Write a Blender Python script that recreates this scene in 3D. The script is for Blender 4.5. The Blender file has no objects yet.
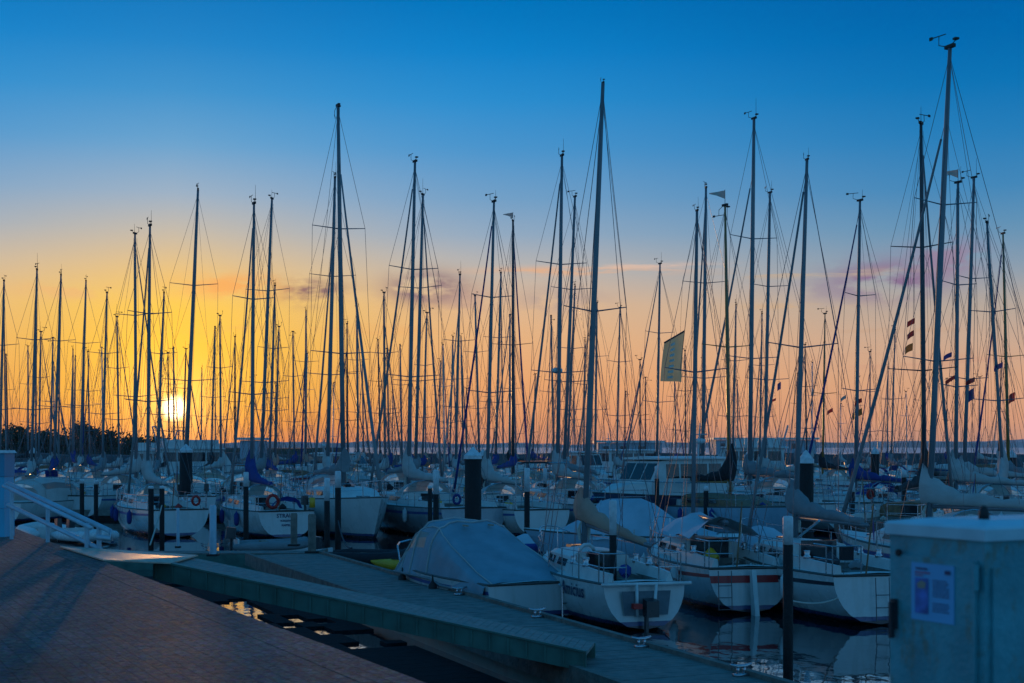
import bpy, math, random
from mathutils import Vector, Matrix
R = math.radians
F = 1422.2          # focal length in pixels of the 1024 px wide picture
EYE = 3.7           # eye height over the water (water is z = 0)
HOR = 446.0
scene = bpy.context.scene
col = scene.collection
random.seed(11)

def lin(r, g, b):
    f = lambda c: (c/255/12.92) if c/255 <= .04045 else ((c/255+.055)/1.055)**2.4
    return (f(r), f(g), f(b), 1)

# ------------------------------------------------------------------ camera
cd = bpy.data.cameras.new('camera'); cam = bpy.data.objects.new('camera', cd); col.objects.link(cam)
cam.location = (0, 0, EYE); cam.rotation_euler = (R(90), 0, 0)
cd.lens = 50; cd.sensor_width = 36; cd.shift_y = (HOR-341.5)/1024
cd.clip_start = .1; cd.clip_end = 30000
cd.dof.use_dof = True; cd.dof.focus_distance = 44; cd.dof.aperture_fstop = 4.5
scene.camera = cam
scene.view_settings.view_transform = 'Standard'; scene.view_settings.look = 'None'
scene.view_settings.exposure = 0; scene.view_settings.gamma = 1

# ------------------------------------------------------------------ sun and sky
SUN_EL = math.atan(37/F); SUN_AZ = math.atan((174-512)/F)      # azimuth measured from +Y towards +X
sv = Vector((math.sin(SUN_AZ)*math.cos(SUN_EL), math.cos(SUN_AZ)*math.cos(SUN_EL), math.sin(SUN_EL)))
sl = bpy.data.lights.new('sun', 'SUN'); so = bpy.data.objects.new('sun', sl); col.objects.link(so)
sl.energy = 0.8; sl.angle = R(.6); sl.color = (1, .50, .17)
so.rotation_euler = sv.to_track_quat('Z', 'Y').to_euler(); so.location = (-40, 60, 40)

world = bpy.data.worlds.new('World'); scene.world = world; world.use_nodes = True
nt = world.node_tree; nt.nodes.clear()
def N(tree, typ, **kw):
    n = tree.nodes.new(typ)
    for k, v in kw.items(): setattr(n, k, v)
    return n
def mth(tree, op, a, b=None, c=None, clamp=False):
    n = tree.nodes.new('ShaderNodeMath'); n.operation = op; n.use_clamp = clamp
    for i, v in enumerate((a, b, c)):
        if v is None: continue
        if hasattr(v, 'is_linked'): tree.links.new(v, n.inputs[i])
        else: n.inputs[i].default_value = v
    return n.outputs[0]
def mixc(tree, f, a, b, mode='MIX'):
    n = tree.nodes.new('ShaderNodeMixRGB'); n.blend_type = mode
    for i, v in enumerate((f, a, b)):
        if hasattr(v, 'is_linked'): tree.links.new(v, n.inputs[i])
        else: n.inputs[i].default_value = v
    return n.outputs[0]
tc = N(nt, 'ShaderNodeTexCoord'); sep = N(nt, 'ShaderNodeSeparateXYZ')
nt.links.new(tc.outputs['Generated'], sep.inputs[0])
dx, dy, dz = sep.outputs
az = mth(nt, 'ARCTAN2', dx, dy)                       # 0 = straight ahead, + right
el = mth(nt, 'ARCSINE', dz)
saz = mth(nt, 'ABSOLUTE', mth(nt, 'SUBTRACT', az, SUN_AZ))
saz = mth(nt, 'MINIMUM', saz, mth(nt, 'SUBTRACT', 2*math.pi, saz))
def ramp(stops):                                      # stops: (picture row, sRGB) then (elevation in degrees, sRGB)
    r = N(nt, 'ShaderNodeValToRGB'); r.color_ramp.interpolation = 'B_SPLINE' if False else 'LINEAR'
    e = r.color_ramp.elements
    while len(e) > 1: e.remove(e[-1])
    for i, (p, c) in enumerate(sorted(stops)):
        p = p/90
        if i == 0: e[0].position = p; e[0].color = c
        else: q = e.new(p); q.color = c
    nt.links.new(elin, r.inputs[0]); return r.outputs[0]
elin = mth(nt, 'DIVIDE', el, math.pi/2, clamp=True)
def rows(*a):
    out = []
    for y, c in a: out.append((math.degrees(math.atan((HOR-y)/F)), lin(*c)))
    return out
ZEN = [(24, lin(18, 116, 182)), (35, lin(26, 112, 172)), (60, lin(26, 104, 162)), (90, lin(24, 100, 158))]
S = ramp(rows((446,(246,128,0)),(425,(252,154,0)),(395,(255,184,0)),(350,(255,196,22)),(310,(252,202,66)),(275,(238,196,122)),
              (240,(206,190,166)),(200,(162,180,198)),(150,(108,165,208)),(100,(68,149,206)),(50,(36,133,200)),(0,(20,120,190)))+ZEN)
Cc = ramp(rows((446,(222,142,98)),(420,(232,154,100)),(385,(240,168,108)),(340,(236,180,126)),(305,(228,186,144)),(270,(194,184,174)),
              (235,(150,172,194)),(200,(118,162,200)),(150,(76,150,206)),(100,(42,142,208)),(50,(12,130,202)),(0,(0,117,190)))+ZEN)
Rr = ramp(rows((446,(208,148,118)),(420,(220,158,122)),(385,(218,166,130)),(345,(204,170,146)),(310,(182,168,156)),(275,(138,158,176)),
              (240,(102,148,182)),(200,(68,136,186)),(150,(38,126,186)),(100,(10,116,182)),(50,(0,105,176)),(0,(0,96,168)))+ZEN)
Bk = ramp([(0, lin(92,142,186)), (6, lin(106,168,214)), (14, lin(92,166,222)), (24, lin(64,146,208))]+ZEN[1:])
def smooth(v, a, b):
    m = N(nt, 'ShaderNodeMapRange'); m.interpolation_type = 'SMOOTHSTEP'
    nt.links.new(v, m.inputs[0]); m.inputs[1].default_value = a; m.inputs[2].default_value = b
    return m.outputs[0]
def lint(v, a, b):
    m = N(nt, 'ShaderNodeMapRange'); nt.links.new(v, m.inputs[0]); m.inputs[1].default_value = a; m.inputs[2].default_value = b
    return m.outputs[0]
sky = mixc(nt, smooth(saz, R(-3), R(14)), S, Cc)
sky = mixc(nt, smooth(saz, R(9), R(33)), sky, Rr)
sky = mixc(nt, smooth(saz, R(36), R(80)), sky, Bk)
# clouds: (azimuth px, elevation px, half width, half height, colour, strength)
noi = N(nt, 'ShaderNodeTexNoise'); noi.inputs['Scale'].default_value = 34; noi.inputs['Detail'].default_value = 6
mp = N(nt, 'ShaderNodeMapping'); mp.inputs['Scale'].default_value = (1, 1, 2.6)
nt.links.new(tc.outputs['Generated'], mp.inputs[0]); nt.links.new(mp.outputs[0], noi.inputs[0])
nf = smooth(noi.outputs[0], .33, .56)
noi2 = N(nt, 'ShaderNodeTexNoise'); noi2.inputs['Scale'].default_value = 22; noi2.inputs['Detail'].default_value = 5
mp2 = N(nt, 'ShaderNodeMapping'); mp2.inputs['Scale'].default_value = (1, 1, 9)
nt.links.new(tc.outputs['Generated'], mp2.inputs[0]); nt.links.new(mp2.outputs[0], noi2.inputs[0])
nf2 = smooth(noi2.outputs[0], .42, .60)
for cx, cy, wx, wy, c, s, kind in [
    (885,280,46,17,(138,112,144),1,0), (945,258,30,18,(156,124,150),.7,0), (835,290,40,10,(150,136,156),.4,0),
    (310,290,27,12,(132,104,110),1,0), (428,288,36,15,(140,112,120),1,0), (470,300,30,10,(186,150,140),.5,0),
    (236,287,46,11,(250,170,92),.8,0), (70,291,44,7,(240,186,120),.75,0), (560,300,40,12,(168,150,150),.5,0),
    (580,271,85,4,(226,176,140),.95,1), (640,266,60,3,(224,190,170),.7,1), (810,274,80,4,(190,170,150),.8,1),
    (790,306,50,3,(206,172,138),.7,1), (900,330,60,3,(200,160,130),.4,1), (930,362,90,8,(205,150,125),.35,1), (330,330,120,6,(240,170,100),.3,1)]:
    a0 = math.atan((cx-512)/F); e0 = math.atan((HOR-cy)/F*math.cos(a0))
    q = mth(nt, 'ADD', mth(nt, 'POWER', mth(nt, 'ABSOLUTE', mth(nt, 'DIVIDE', mth(nt, 'SUBTRACT', az, a0), wx/F)), 2.0),
            mth(nt, 'POWER', mth(nt, 'ABSOLUTE', mth(nt, 'DIVIDE', mth(nt, 'SUBTRACT', el, e0), wy/F)), 2.0))
    m = mth(nt, 'EXPONENT', mth(nt, 'MULTIPLY', q, -1))
    m = mth(nt, 'MULTIPLY', mth(nt, 'MULTIPLY', m, nf2 if kind else nf), s*1.35, clamp=True)
    m = mth(nt, 'MINIMUM', m, s)
    sky = mixc(nt, m, sky, lin(*c))
# sun disc and the glow round it
dot = N(nt, 'ShaderNodeVectorMath', operation='DOT_PRODUCT'); nt.links.new(tc.outputs['Generated'], dot.inputs[0]); dot.inputs[1].default_value = sv
ang = mth(nt, 'ARCCOSINE', mth(nt, 'MINIMUM', dot.outputs['Value'], .9999999))
g1 = mth(nt, 'EXPONENT', mth(nt, 'MULTIPLY', mth(nt, 'DIVIDE', ang, R(1.35)), -1))
g2 = mth(nt, 'EXPONENT', mth(nt, 'MULTIPLY', mth(nt, 'POWER', mth(nt, 'DIVIDE', ang, R(.43)), 4), -1))
g3 = mth(nt, 'EXPONENT', mth(nt, 'MULTIPLY', mth(nt, 'POWER', mth(nt, 'DIVIDE', ang, R(3.6)), 2), -1))
def addc(sk, g, c):
    n = N(nt, 'ShaderNodeVectorMath', operation='SCALE'); n.inputs[0].default_value = c; nt.links.new(g, n.inputs['Scale'])
    return mixc(nt, 1, sk, n.outputs[0], 'ADD')
sky = addc(sky, g3, (.20, .09, .0)); sky = addc(sky, g1, (1.0, .60, .22)); sky = addc(sky, g2, (5.0, 3.6, 2.0))
bg = N(nt, 'ShaderNodeBackground'); nt.links.new(sky, bg.inputs[0]); bg.inputs[1].default_value = 1.0
wo = N(nt, 'ShaderNodeOutputWorld'); nt.links.new(bg.outputs[0], wo.inputs[0])

# ------------------------------------------------------------------ materials
MATS = {}
def mat(name, c, rough=.6, metal=0, var=.18, scale=6, bump=0, spec=.5, bscale=None, coat=0):
    if name in MATS: return MATS[name]
    m = bpy.data.materials.new(name); m.use_nodes = True; t = m.node_tree; b = t.nodes['Principled BSDF']
    b.inputs['Roughness'].default_value = rough; b.inputs['Metallic'].default_value = metal
    b.inputs['Specular IOR Level'].default_value = spec
    if coat: b.inputs['Coat Weight'].default_value = coat
    co = N(t, 'ShaderNodeTexCoord'); no = N(t, 'ShaderNodeTexNoise'); no.inputs['Scale'].default_value = scale; no.inputs['Detail'].default_value = 6
    t.links.new(co.outputs['Object'], no.inputs[0])
    d = tuple(x*(1-var) for x in c[:3])+(1,); l = tuple(min(1, x*(1+var)) for x in c[:3])+(1,)
    mr = N(t, 'ShaderNodeMapRange'); t.links.new(no.outputs[0], mr.inputs[0]); mr.inputs[1].default_value = .3; mr.inputs[2].default_value = .7
    t.links.new(mixc(t, mr.outputs[0], d, l), b.inputs['Base Color'])
    rr = mth(t, 'MULTIPLY_ADD', no.outputs[0], .2, rough-.1, clamp=True); t.links.new(rr, b.inputs['Roughness'])
    if bump:
        n2 = N(t, 'ShaderNodeTexNoise'); n2.inputs['Scale'].default_value = bscale or scale*3; n2.inputs['Detail'].default_value = 4
        t.links.new(co.outputs['Object'], n2.inputs[0])
        bu = N(t, 'ShaderNodeBump'); bu.inputs['Strength'].default_value = bump; bu.inputs['Distance'].default_value = .05
        t.links.new(n2.outputs[0], bu.inputs['Height']); t.links.new(bu.outputs[0], b.inputs['Normal'])
    MATS[name] = m; return m
def hullmat(name, c, anti=(.03,.03,.05), boot=None):
    if name in MATS: return MATS[name]
    m = mat(name, c, .28, var=.07, scale=1.5, coat=.3); t = m.node_tree; b = t.nodes['Principled BSDF']
    src = b.inputs['Base Color'].links[0].from_socket
    co = N(t, 'ShaderNodeTexCoord'); sp = N(t, 'ShaderNodeSeparateXYZ'); t.links.new(co.outputs['Object'], sp.inputs[0])
    n = N(t, 'ShaderNodeTexNoise'); n.inputs['Scale'].default_value = 3; t.links.new(co.outputs['Object'], n.inputs[0])
    mp = N(t, 'ShaderNodeMapping'); mp.inputs['Scale'].default_value = (9, 9, .6); t.links.new(co.outputs['Object'], mp.inputs[0])
    st = N(t, 'ShaderNodeTexNoise'); st.inputs['Scale'].default_value = 1; t.links.new(mp.outputs[0], st.inputs[0])
    stf = N(t, 'ShaderNodeMapRange'); t.links.new(st.outputs[0], stf.inputs[0]); stf.inputs[1].default_value = .5; stf.inputs[2].default_value = .8; stf.inputs[4].default_value = .3
    src = mixc(t, stf.outputs[0], src, (c[0]*.6, c[1]*.55, c[2]*.45, 1))
    gz = mth(t, 'MULTIPLY_ADD', n.outputs[0], .04, sp.outputs[2])
    def below(v):
        return mth(t, 'LESS_THAN', gz, v)
    if boot: src = mixc(t, below(.21), src, boot+(1,))
    src = mixc(t, below(.12), src, anti+(1,))
    t.links.new(src, b.inputs['Base Color']); return m
WHITE = hullmat('white_gelcoat', (.54,.54,.52), (.02,.022,.03), (.03,.06,.16))
WHITE2 = hullmat('ivory_gelcoat', (.66,.63,.55), (.10,.02,.02), (.05,.05,.06))
GREY = hullmat('grey_gelcoat', (.34,.36,.38), (.02,.02,.02), (.5,.5,.5))
NAVY = hullmat('navy_paint', (.02,.035,.08), (.14,.02,.015), (.6,.6,.6))
BLUEH = hullmat('pale_blue_paint', (.26,.42,.52), (.02,.02,.02), (.6,.6,.6))
BLACKH = hullmat('black_hull_paint', (.012,.012,.014), (.08,.02,.015))
DECK = mat('deck_gelcoat', (.60,.60,.57), .45, var=.08, scale=4, bump=.1, bscale=60)
TOE = mat('dark_toe_rail', (.07,.055,.045), .5, var=.2)
WELL = mat('cockpit_grey', (.20,.19,.17), .7, var=.3, scale=5)
TEAK = mat('teak', (.22,.12,.06), .6, var=.3, scale=9)
WOODM = mat('varnished_spruce', (.30,.15,.035), .3, var=.25, scale=3)
ALU = mat('anodised_mast', (.16,.175,.19), .42, metal=.2, var=.12, scale=2)
DALU = mat('dark_mast_paint', (.04,.045,.055), .4, var=.15, scale=2)
WALU = mat('white_mast_paint', (.42,.44,.45), .4, var=.08, scale=2)
STEEL = mat('stainless_steel', (.45,.46,.48), .25, metal=.8, var=.05)
WIRE = mat('rigging_wire', (.10,.10,.11), .4, metal=.4, var=.05)
ROPE = mat('rope', (.45,.42,.36), .9, var=.2, scale=30)
DROPE = mat('dark_rope', (.05,.05,.06), .9)
CANV = dict(
    blue=mat('blue_canvas', (.025,.06,.26), .85, var=.2, scale=2, bump=1, bscale=4),
    white=mat('white_canvas', (.55,.55,.53), .85, var=.12, scale=2, bump=1, bscale=4),
    grey=mat('grey_canvas', (.26,.28,.29), .85, var=.15, scale=2, bump=1, bscale=4),
    beige=mat('beige_canvas', (.50,.38,.31), .85, var=.18, scale=2, bump=1, bscale=4),
    black=mat('black_canvas', (.018,.018,.022), .85, var=.2, scale=2, bump=1, bscale=4),
    red=mat('red_canvas', (.28,.02,.02), .85, var=.2, scale=2, bump=1, bscale=4),
    green=mat('green_canvas', (.03,.12,.09), .85, var=.2, scale=2, bump=1, bscale=4))
TARP = mat('blue_grey_tarpaulin', (.19,.29,.34), .7, var=.2, scale=1.5, bump=1, bscale=2.6)
LTARP = mat('light_tarpaulin', (.44,.50,.54), .7, var=.12, scale=1.5, bump=.6, bscale=4)
PILE = mat('tarred_pile', (.010,.009,.009), .8, var=.4, scale=5, bump=.5)
PTOP = mat('pile_white_paint', (.60,.62,.62), .55, var=.2, scale=8, bump=.2)
PONT = mat('pontoon_planking', (.17,.17,.15), .75, var=.3, scale=4, bump=.3, bscale=30)
KERB = mat('weathered_timber_kerb', (.17,.145,.12), .8, var=.35, scale=5, bump=.4)
GREEN = mat('green_painted_steel', (.065,.155,.125), .5, var=.25, scale=3, bump=.1)
GTOP = mat('gangway_grating', (.21,.21,.185), .65, var=.25, scale=8, bump=.3, bscale=40)
PLATE = mat('worn_aluminium_plate', (.42,.36,.27), .45, metal=.2, var=.25, scale=5, bump=.2, bscale=30)
RAILM = mat('galvanised_rail', (.38,.52,.60), .5, metal=.2, var=.12)
RUB = mat('black_rubber', (.015,.015,.015), .7)
RED = mat('red_paint', (.45,.02,.015), .5, var=.15)
YEL = mat('yellow_plastic', (.72,.36,.02), .45, var=.15)
PLAST = mat('white_plastic', (.6,.6,.58), .4, var=.1)
ENGINE = mat('outboard_cowl', (.03,.035,.04), .3, var=.1)
STRIPE_R = mat('red_stripe', (.42,.02,.02), .35, var=.1)
STRIPE_B = mat('dark_stripe', (.02,.022,.035), .35, var=.1)
STRIPE_BL = mat('blue_stripe', (.03,.08,.26), .35, var=.1)
LETTER = mat('dark_blue_lettering', (.015,.03,.09), .5)
BUILDM = mat('pale_cladding', (.34,.42,.48), .7, var=.15, scale=.5)
ROOFM = mat('dark_roof', (.06,.06,.07), .8, var=.2, scale=.4)
GLASS = mat('dark_glass', (.02,.025,.03), .06, var=.05, spec=.8)
def translucent(m, c, f):
    t = m.node_tree; out = t.nodes['Material Output']; b = t.nodes['Principled BSDF']
    tr = N(t, 'ShaderNodeBsdfTranslucent'); tr.inputs[0].default_value = c+(1,)
    mx = N(t, 'ShaderNodeMixShader'); mx.inputs[0].default_value = f
    t.links.new(b.outputs[0], mx.inputs[1]); t.links.new(tr.outputs[0], mx.inputs[2]); t.links.new(mx.outputs[0], out.inputs[0])
translucent(CANV['white'], (.6,.56,.48), .3); translucent(CANV['beige'], (.75,.55,.38), .45); translucent(CANV['grey'], (.3,.3,.28), .2); translucent(CANV['blue'], (.02,.05,.3), .25)
def vinyl():
    m = bpy.data.materials.new('clear_vinyl'); m.use_nodes = True; t = m.node_tree; b = t.nodes['Principled BSDF']; out = t.nodes['Material Output']
    b.inputs['Base Color'].default_value = (.35,.35,.36,1); b.inputs['Roughness'].default_value = .12
    n = N(t, 'ShaderNodeTexNoise'); n.inputs['Scale'].default_value = 5
    bu = N(t, 'ShaderNodeBump'); bu.inputs['Strength'].default_value = .3; bu.inputs['Distance'].default_value = .05
    t.links.new(n.outputs[0], bu.inputs['Height']); t.links.new(bu.outputs[0], b.inputs['Normal'])
    tr = N(t, 'ShaderNodeBsdfTransparent'); mx = N(t, 'ShaderNodeMixShader'); mx.inputs[0].default_value = .25
    tl = N(t, 'ShaderNodeBsdfTranslucent'); tl.inputs[0].default_value = (.92,.86,.76,1); m2 = N(t, 'ShaderNodeMixShader'); m2.inputs[0].default_value = .8
    t.links.new(tr.outputs[0], m2.inputs[1]); t.links.new(tl.outputs[0], m2.inputs[2])
    rf = N(t, 'ShaderNodeBsdfRefraction'); rf.inputs['IOR'].default_value = 1.22; rf.inputs['Roughness'].default_value = .2; rf.inputs[0].default_value = (.95,.9,.85,1)
    m3 = N(t, 'ShaderNodeMixShader'); m3.inputs[0].default_value = .55; t.links.new(m2.outputs[0], m3.inputs[1]); t.links.new(rf.outputs[0], m3.inputs[2])
    t.links.new(m3.outputs[0], mx.inputs[1]); t.links.new(b.outputs[0], mx.inputs[2]); t.links.new(mx.outputs[0], out.inputs[0])
    return m
VINYL = vinyl()
def banner_mat():
    m = mat('thin_flag_cloth', (.55,.55,.36), .9, var=.15, scale=3); t = m.node_tree
    out = t.nodes['Material Output']; b = t.nodes['Principled BSDF']
    tr = N(t, 'ShaderNodeBsdfTranslucent'); tr.inputs[0].default_value = (.62,.60,.32,1)
    mx = N(t, 'ShaderNodeMixShader'); mx.inputs[0].default_value = .75
    t.links.new(b.outputs[0], mx.inputs[1]); t.links.new(tr.outputs[0], mx.inputs[2]); t.links.new(mx.outputs[0], out.inputs[0]); return m
BANNER = banner_mat(); BLET = mat('pale_banner_lettering', (.62,.62,.55), .9)

# ------------------------------------------------------------------ mesh helpers
class MB:
    def __init__(s): s.v = []; s.f = []; s.m = []
    def poly(s, pts, mi=0):
        i = len(s.v); s.v += [tuple(p) for p in pts]; s.f.append(tuple(range(i, i+len(pts)))); s.m.append(mi); return s
    def box(s, c, d, rz=0, mi=0, taper=1.0, pitch=0):
        x, y, z = d[0]/2, d[1]/2, d[2]/2; i = len(s.v)
        M = Matrix.Rotation(rz, 3, 'Z') @ Matrix.Rotation(pitch, 3, 'Y'); c = Vector(c)
        for sz in (-1, 1):
            k = taper if sz > 0 else 1
            for sx, sy in ((-1,-1),(1,-1),(1,1),(-1,1)): s.v.append(tuple(c+M@Vector((sx*x*k, sy*y*k, sz*z))))
        for q in ((3,2,1,0),(4,5,6,7),(0,1,5,4),(1,2,6,5),(2,3,7,6),(3,0,4,7)): s.f.append(tuple(i+a for a in q)); s.m.append(mi)
        return s
    def loft(s, secs, closed=True, cap=True, mi=0, mfun=None):
        i = len(s.v); n = len(secs[0])
        for sc in secs: s.v += [tuple(p) for p in sc]
        for a in range(len(secs)-1):
            for b in range(n if closed else n-1):
                c = (b+1) % n
                s.f.append((i+a*n+b, i+a*n+c, i+(a+1)*n+c, i+(a+1)*n+b)); s.m.append(mfun(a, b) if mfun else mi)
        if cap:
            s.f.append(tuple(i+b for b in range(n))[::-1]); s.m.append(mi)
            s.f.append(tuple(i+(len(secs)-1)*n+b for b in range(n))); s.m.append(mi)
        return s
    def tube(s, pts, r, sides=6, mi=0, cap=True):
        pts = [Vector(p) for p in pts]; secs = []
        for k, p in enumerate(pts):
            t = (pts[min(k+1, len(pts)-1)]-pts[max(k-1, 0)])
            if t.length < 1e-9: t = Vector((0,0,1))
            t.normalize(); u = t.cross(Vector((0,0,1)) if abs(t.z) < .95 else Vector((1,0,0))).normalized(); w = t.cross(u)
            rr = r[k] if isinstance(r, (list, tuple)) else r
            secs.append([p+u*math.cos(a*2*math.pi/sides)*rr+w*math.sin(a*2*math.pi/sides)*rr for a in range(sides)])
        return s.loft(secs, True, cap, mi)
    def build(s, name, mats, parent=None, smooth=False):
        if not isinstance(mats, (list, tuple)): mats = [mats]
        me = bpy.data.meshes.new(name); me.from_pydata(s.v, [], s.f)
        for m in mats: me.materials.append(m)
        me.polygons.foreach_set('material_index', s.m)
        if smooth: me.polygons.foreach_set('use_smooth', [True]*len(me.polygons))
        me.validate(); me.update()
        o = bpy.data.objects.new(name, me); col.objects.link(o)
        if parent: o.parent = parent
        return o
def soften(o, a=35):
    me = o.data; me.polygons.foreach_set('use_smooth', [True]*len(me.polygons))
    try: me.set_sharp_from_angle(angle=R(a))
    except Exception: pass
    return o
def bm_fix(o):
    import bmesh
    b = bmesh.new(); b.from_mesh(o.data); bmesh.ops.remove_doubles(b, verts=b.verts, dist=.0005); b.to_mesh(o.data); b.free()
def tag(o, label=None, cat=None, group=None, kind=None):
    if label: o['label'] = label
    if cat: o['category'] = cat
    if group: o['group'] = group
    if kind: o['kind'] = kind
    return o
def empty(name, loc, rz=0):
    o = bpy.data.objects.new(name, None); col.objects.link(o); o.location = loc; o.rotation_euler = (0,0,rz); o.empty_display_size = .3; return o
def P(px, d, z=0): return Vector(((px-512)/F*d, d, z))
def PZ(px, py, d): return Vector(((px-512)/F*d, d, EYE+(HOR-py)/F*d))
def copy_tree(o, parent=None):
    c = o.copy(); col.objects.link(c); c.parent = parent
    for ch in o.children: copy_tree(ch, c)
    return c
def text_verts(txt, size, bold=.0, shear=0):
    cu = bpy.data.curves.new('lettering', 'FONT'); cu.body = txt; cu.size = size; cu.offset = bold; cu.shear = shear; cu.align_x = 'CENTER'; cu.resolution_u = 2
    o = bpy.data.objects.new('lettering', cu); col.objects.link(o)
    bpy.context.view_layer.update()
    me = bpy.data.meshes.new_from_object(o.evaluated_get(bpy.context.evaluated_depsgraph_get()))
    v = [tuple(p.co) for p in me.vertices]; f = [tuple(p.vertices) for p in me.polygons]
    bpy.data.objects.remove(o); bpy.data.curves.remove(cu); bpy.data.meshes.remove(me)
    return v, f

# ------------------------------------------------------------------ water, far shore, quay
def water_mat():
    m = bpy.data.materials.new('harbour_water'); m.use_nodes = True; t = m.node_tree; b = t.nodes['Principled BSDF']
    b.inputs['Base Color'].default_value = (.006,.014,.02,1); b.inputs['Roughness'].default_value = .04; b.inputs['IOR'].default_value = 1.33
    co = N(t, 'ShaderNodeTexCoord'); mp = N(t, 'ShaderNodeMapping'); mp.inputs['Scale'].default_value = (1, .6, 1); mp.inputs['Rotation'].default_value = (0,0,.5)
    t.links.new(co.outputs['Object'], mp.inputs[0])
    n1 = N(t, 'ShaderNodeTexNoise'); n1.inputs['Scale'].default_value = 1.1; n1.inputs['Detail'].default_value = 2; t.links.new(mp.outputs[0], n1.inputs[0])
    n2 = N(t, 'ShaderNodeTexNoise'); n2.inputs['Scale'].default_value = 4.5; n2.inputs['Detail'].default_value = 2; t.links.new(mp.outputs[0], n2.inputs[0])
    h = mth(t, 'MULTIPLY_ADD', n2.outputs[0], .16, n1.outputs[0])
    bu = N(t, 'ShaderNodeBump'); bu.inputs['Strength'].default_value = 1; bu.inputs['Distance'].default_value = .014
    t.links.new(h, bu.inputs['Height']); t.links.new(bu.outputs[0], b.inputs['Normal'])
    ge = N(t, 'ShaderNodeNewGeometry'); sp = N(t, 'ShaderNodeSeparateXYZ'); t.links.new(ge.outputs['Position'], sp.inputs[0])
    mr = N(t, 'ShaderNodeMapRange'); t.links.new(sp.outputs[1], mr.inputs[0]); mr.inputs[1].default_value = 90; mr.inputs[2].default_value = 900; mr.inputs[3].default_value = .035; mr.inputs[4].default_value = .32
    t.links.new(mr.outputs[0], b.inputs['Roughness'])
    gl = N(t, 'ShaderNodeBsdfGlossy'); t.links.new(mr.outputs[0], gl.inputs['Roughness']); gl.inputs['Roughness'].default_value = .03; gl.inputs[0].default_value = (.9,.9,.9,1); t.links.new(bu.outputs[0], gl.inputs['Normal'])
    lw = N(t, 'ShaderNodeLayerWeight'); lw.inputs[0].default_value = .35; mx = N(t, 'ShaderNodeMixShader'); t.links.new(mth(t, 'MULTIPLY', lw.outputs['Facing'], .5), mx.inputs[0])
    t.links.new(b.outputs[0], mx.inputs[1]); t.links.new(gl.outputs[0], mx.inputs[2]); t.links.new(mx.outputs[0], t.nodes['Material Output'].inputs[0]); return m
w = MB(); w.poly([(-9000,-300,0),(9000,-300,0),(9000,9500,0),(-9000,9500,0)])
tag(w.build('water', water_mat()), kind='structure')
hm = mat('far_shore_land', (.38,.36,.36), .9, var=.3, scale=.01)
h = MB(); secs = []; rs = random.Random(5)
for i in range(161):
    x = -2600+i*32.5; z = 9+3*math.sin(i*.21)+2*math.sin(i*.63+1)+rs.uniform(-1.2,1.6)
    if x > 650: z += 6*min(1, (x-650)/400)
    secs.append([(x,3300,-1),(x,3310,z),(x,3700,z+3),(x,3800,-1)])
h.loft(secs, True, True); tag(h.build('hills', hm), kind='structure')

E0, E1 = Vector((-10.8,30,0)), Vector((-.55,9.6,0))
ed = (E1-E0).normalized(); en = Vector((ed.y, -ed.x, 0))         # en points onto the quay side?
if en.x > 0: en = -en
def Q(s, off, z): p = E0+ed*s+en*off; return (p.x, p.y, z)
def paver_mat(name, c, bw, bh):
    m = bpy.data.materials.new(name); m.use_nodes = True; t = m.node_tree; b = t.nodes['Principled BSDF']
    co = N(t, 'ShaderNodeTexCoord'); mp = N(t, 'ShaderNodeMapping'); mp.inputs['Rotation'].default_value = (0,0,-math.atan2(ed.y, ed.x))
    t.links.new(co.outputs['Object'], mp.inputs[0])
    br = N(t, 'ShaderNodeTexBrick'); t.links.new(mp.outputs[0], br.inputs[0])
    br.inputs['Scale'].default_value = 1; br.inputs['Brick Width'].default_value = bw; br.inputs['Row Height'].default_value = bh
    br.inputs['Mortar Size'].default_value = .008; br.inputs['Mortar Smooth'].default_value = .4
    br.inputs['Color1'].default_value = c+(1,); br.inputs['Color2'].default_value = tuple(x*.72 for x in c)+(1,); br.inputs['Mortar'].default_value = tuple(x*.6 for x in c)+(1,)
    n = N(t, 'ShaderNodeTexNoise'); n.inputs['Scale'].default_value = 13; n.inputs['Detail'].default_value = 7; n.inputs['Roughness'].default_value = .7; t.links.new(co.outputs['Object'], n.inputs[0])
    n3 = N(t, 'ShaderNodeTexNoise'); n3.inputs['Scale'].default_value = .7; n3.inputs['Detail'].default_value = 4; t.links.new(co.outputs['Object'], n3.inputs[0])
    nv = N(t, 'ShaderNodeTexVoronoi'); nv.inputs['Scale'].default_value = 30; t.links.new(co.outputs['Object'], nv.inputs[0]); cc = mixc(t, .9, br.outputs[0], n.outputs[0], 'OVERLAY'); cc = mixc(t, .75, cc, nv.outputs['Color'], 'OVERLAY'); sb_ = N(t, 'ShaderNodeHueSaturation'); sb_.inputs['Saturation'].default_value = .45; sb_.inputs['Value'].default_value = 1.15; t.links.new(cc, sb_.inputs['Color']); cc = sb_.outputs[0]; cc = mixc(t, .5, cc, n3.outputs[0], 'OVERLAY')
    t.links.new(cc, b.inputs['Base Color']); b.inputs['Roughness'].default_value = .55; b.inputs['Specular IOR Level'].default_value = .16
    t.links.new(mth(t, 'MULTIPLY_ADD', n.outputs[0], .5, .50, clamp=True), b.inputs['Roughness'])
    hh = mth(t, 'ADD', mth(t, 'MULTIPLY', br.outputs['Fac'], -.4), mth(t, 'MULTIPLY', n.outputs[0], 2.6))
    bu = N(t, 'ShaderNodeBump'); bu.inputs['Strength'].default_value = 1; bu.inputs['Distance'].default_value = .022
    t.links.new(hh, bu.inputs['Height']); t.links.new(bu.outputs[0], b.inputs['Normal']); return m
ZQ = 2.1
PAV = paver_mat('granite_setts', (.145,.118,.105), .16, .10)
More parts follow.
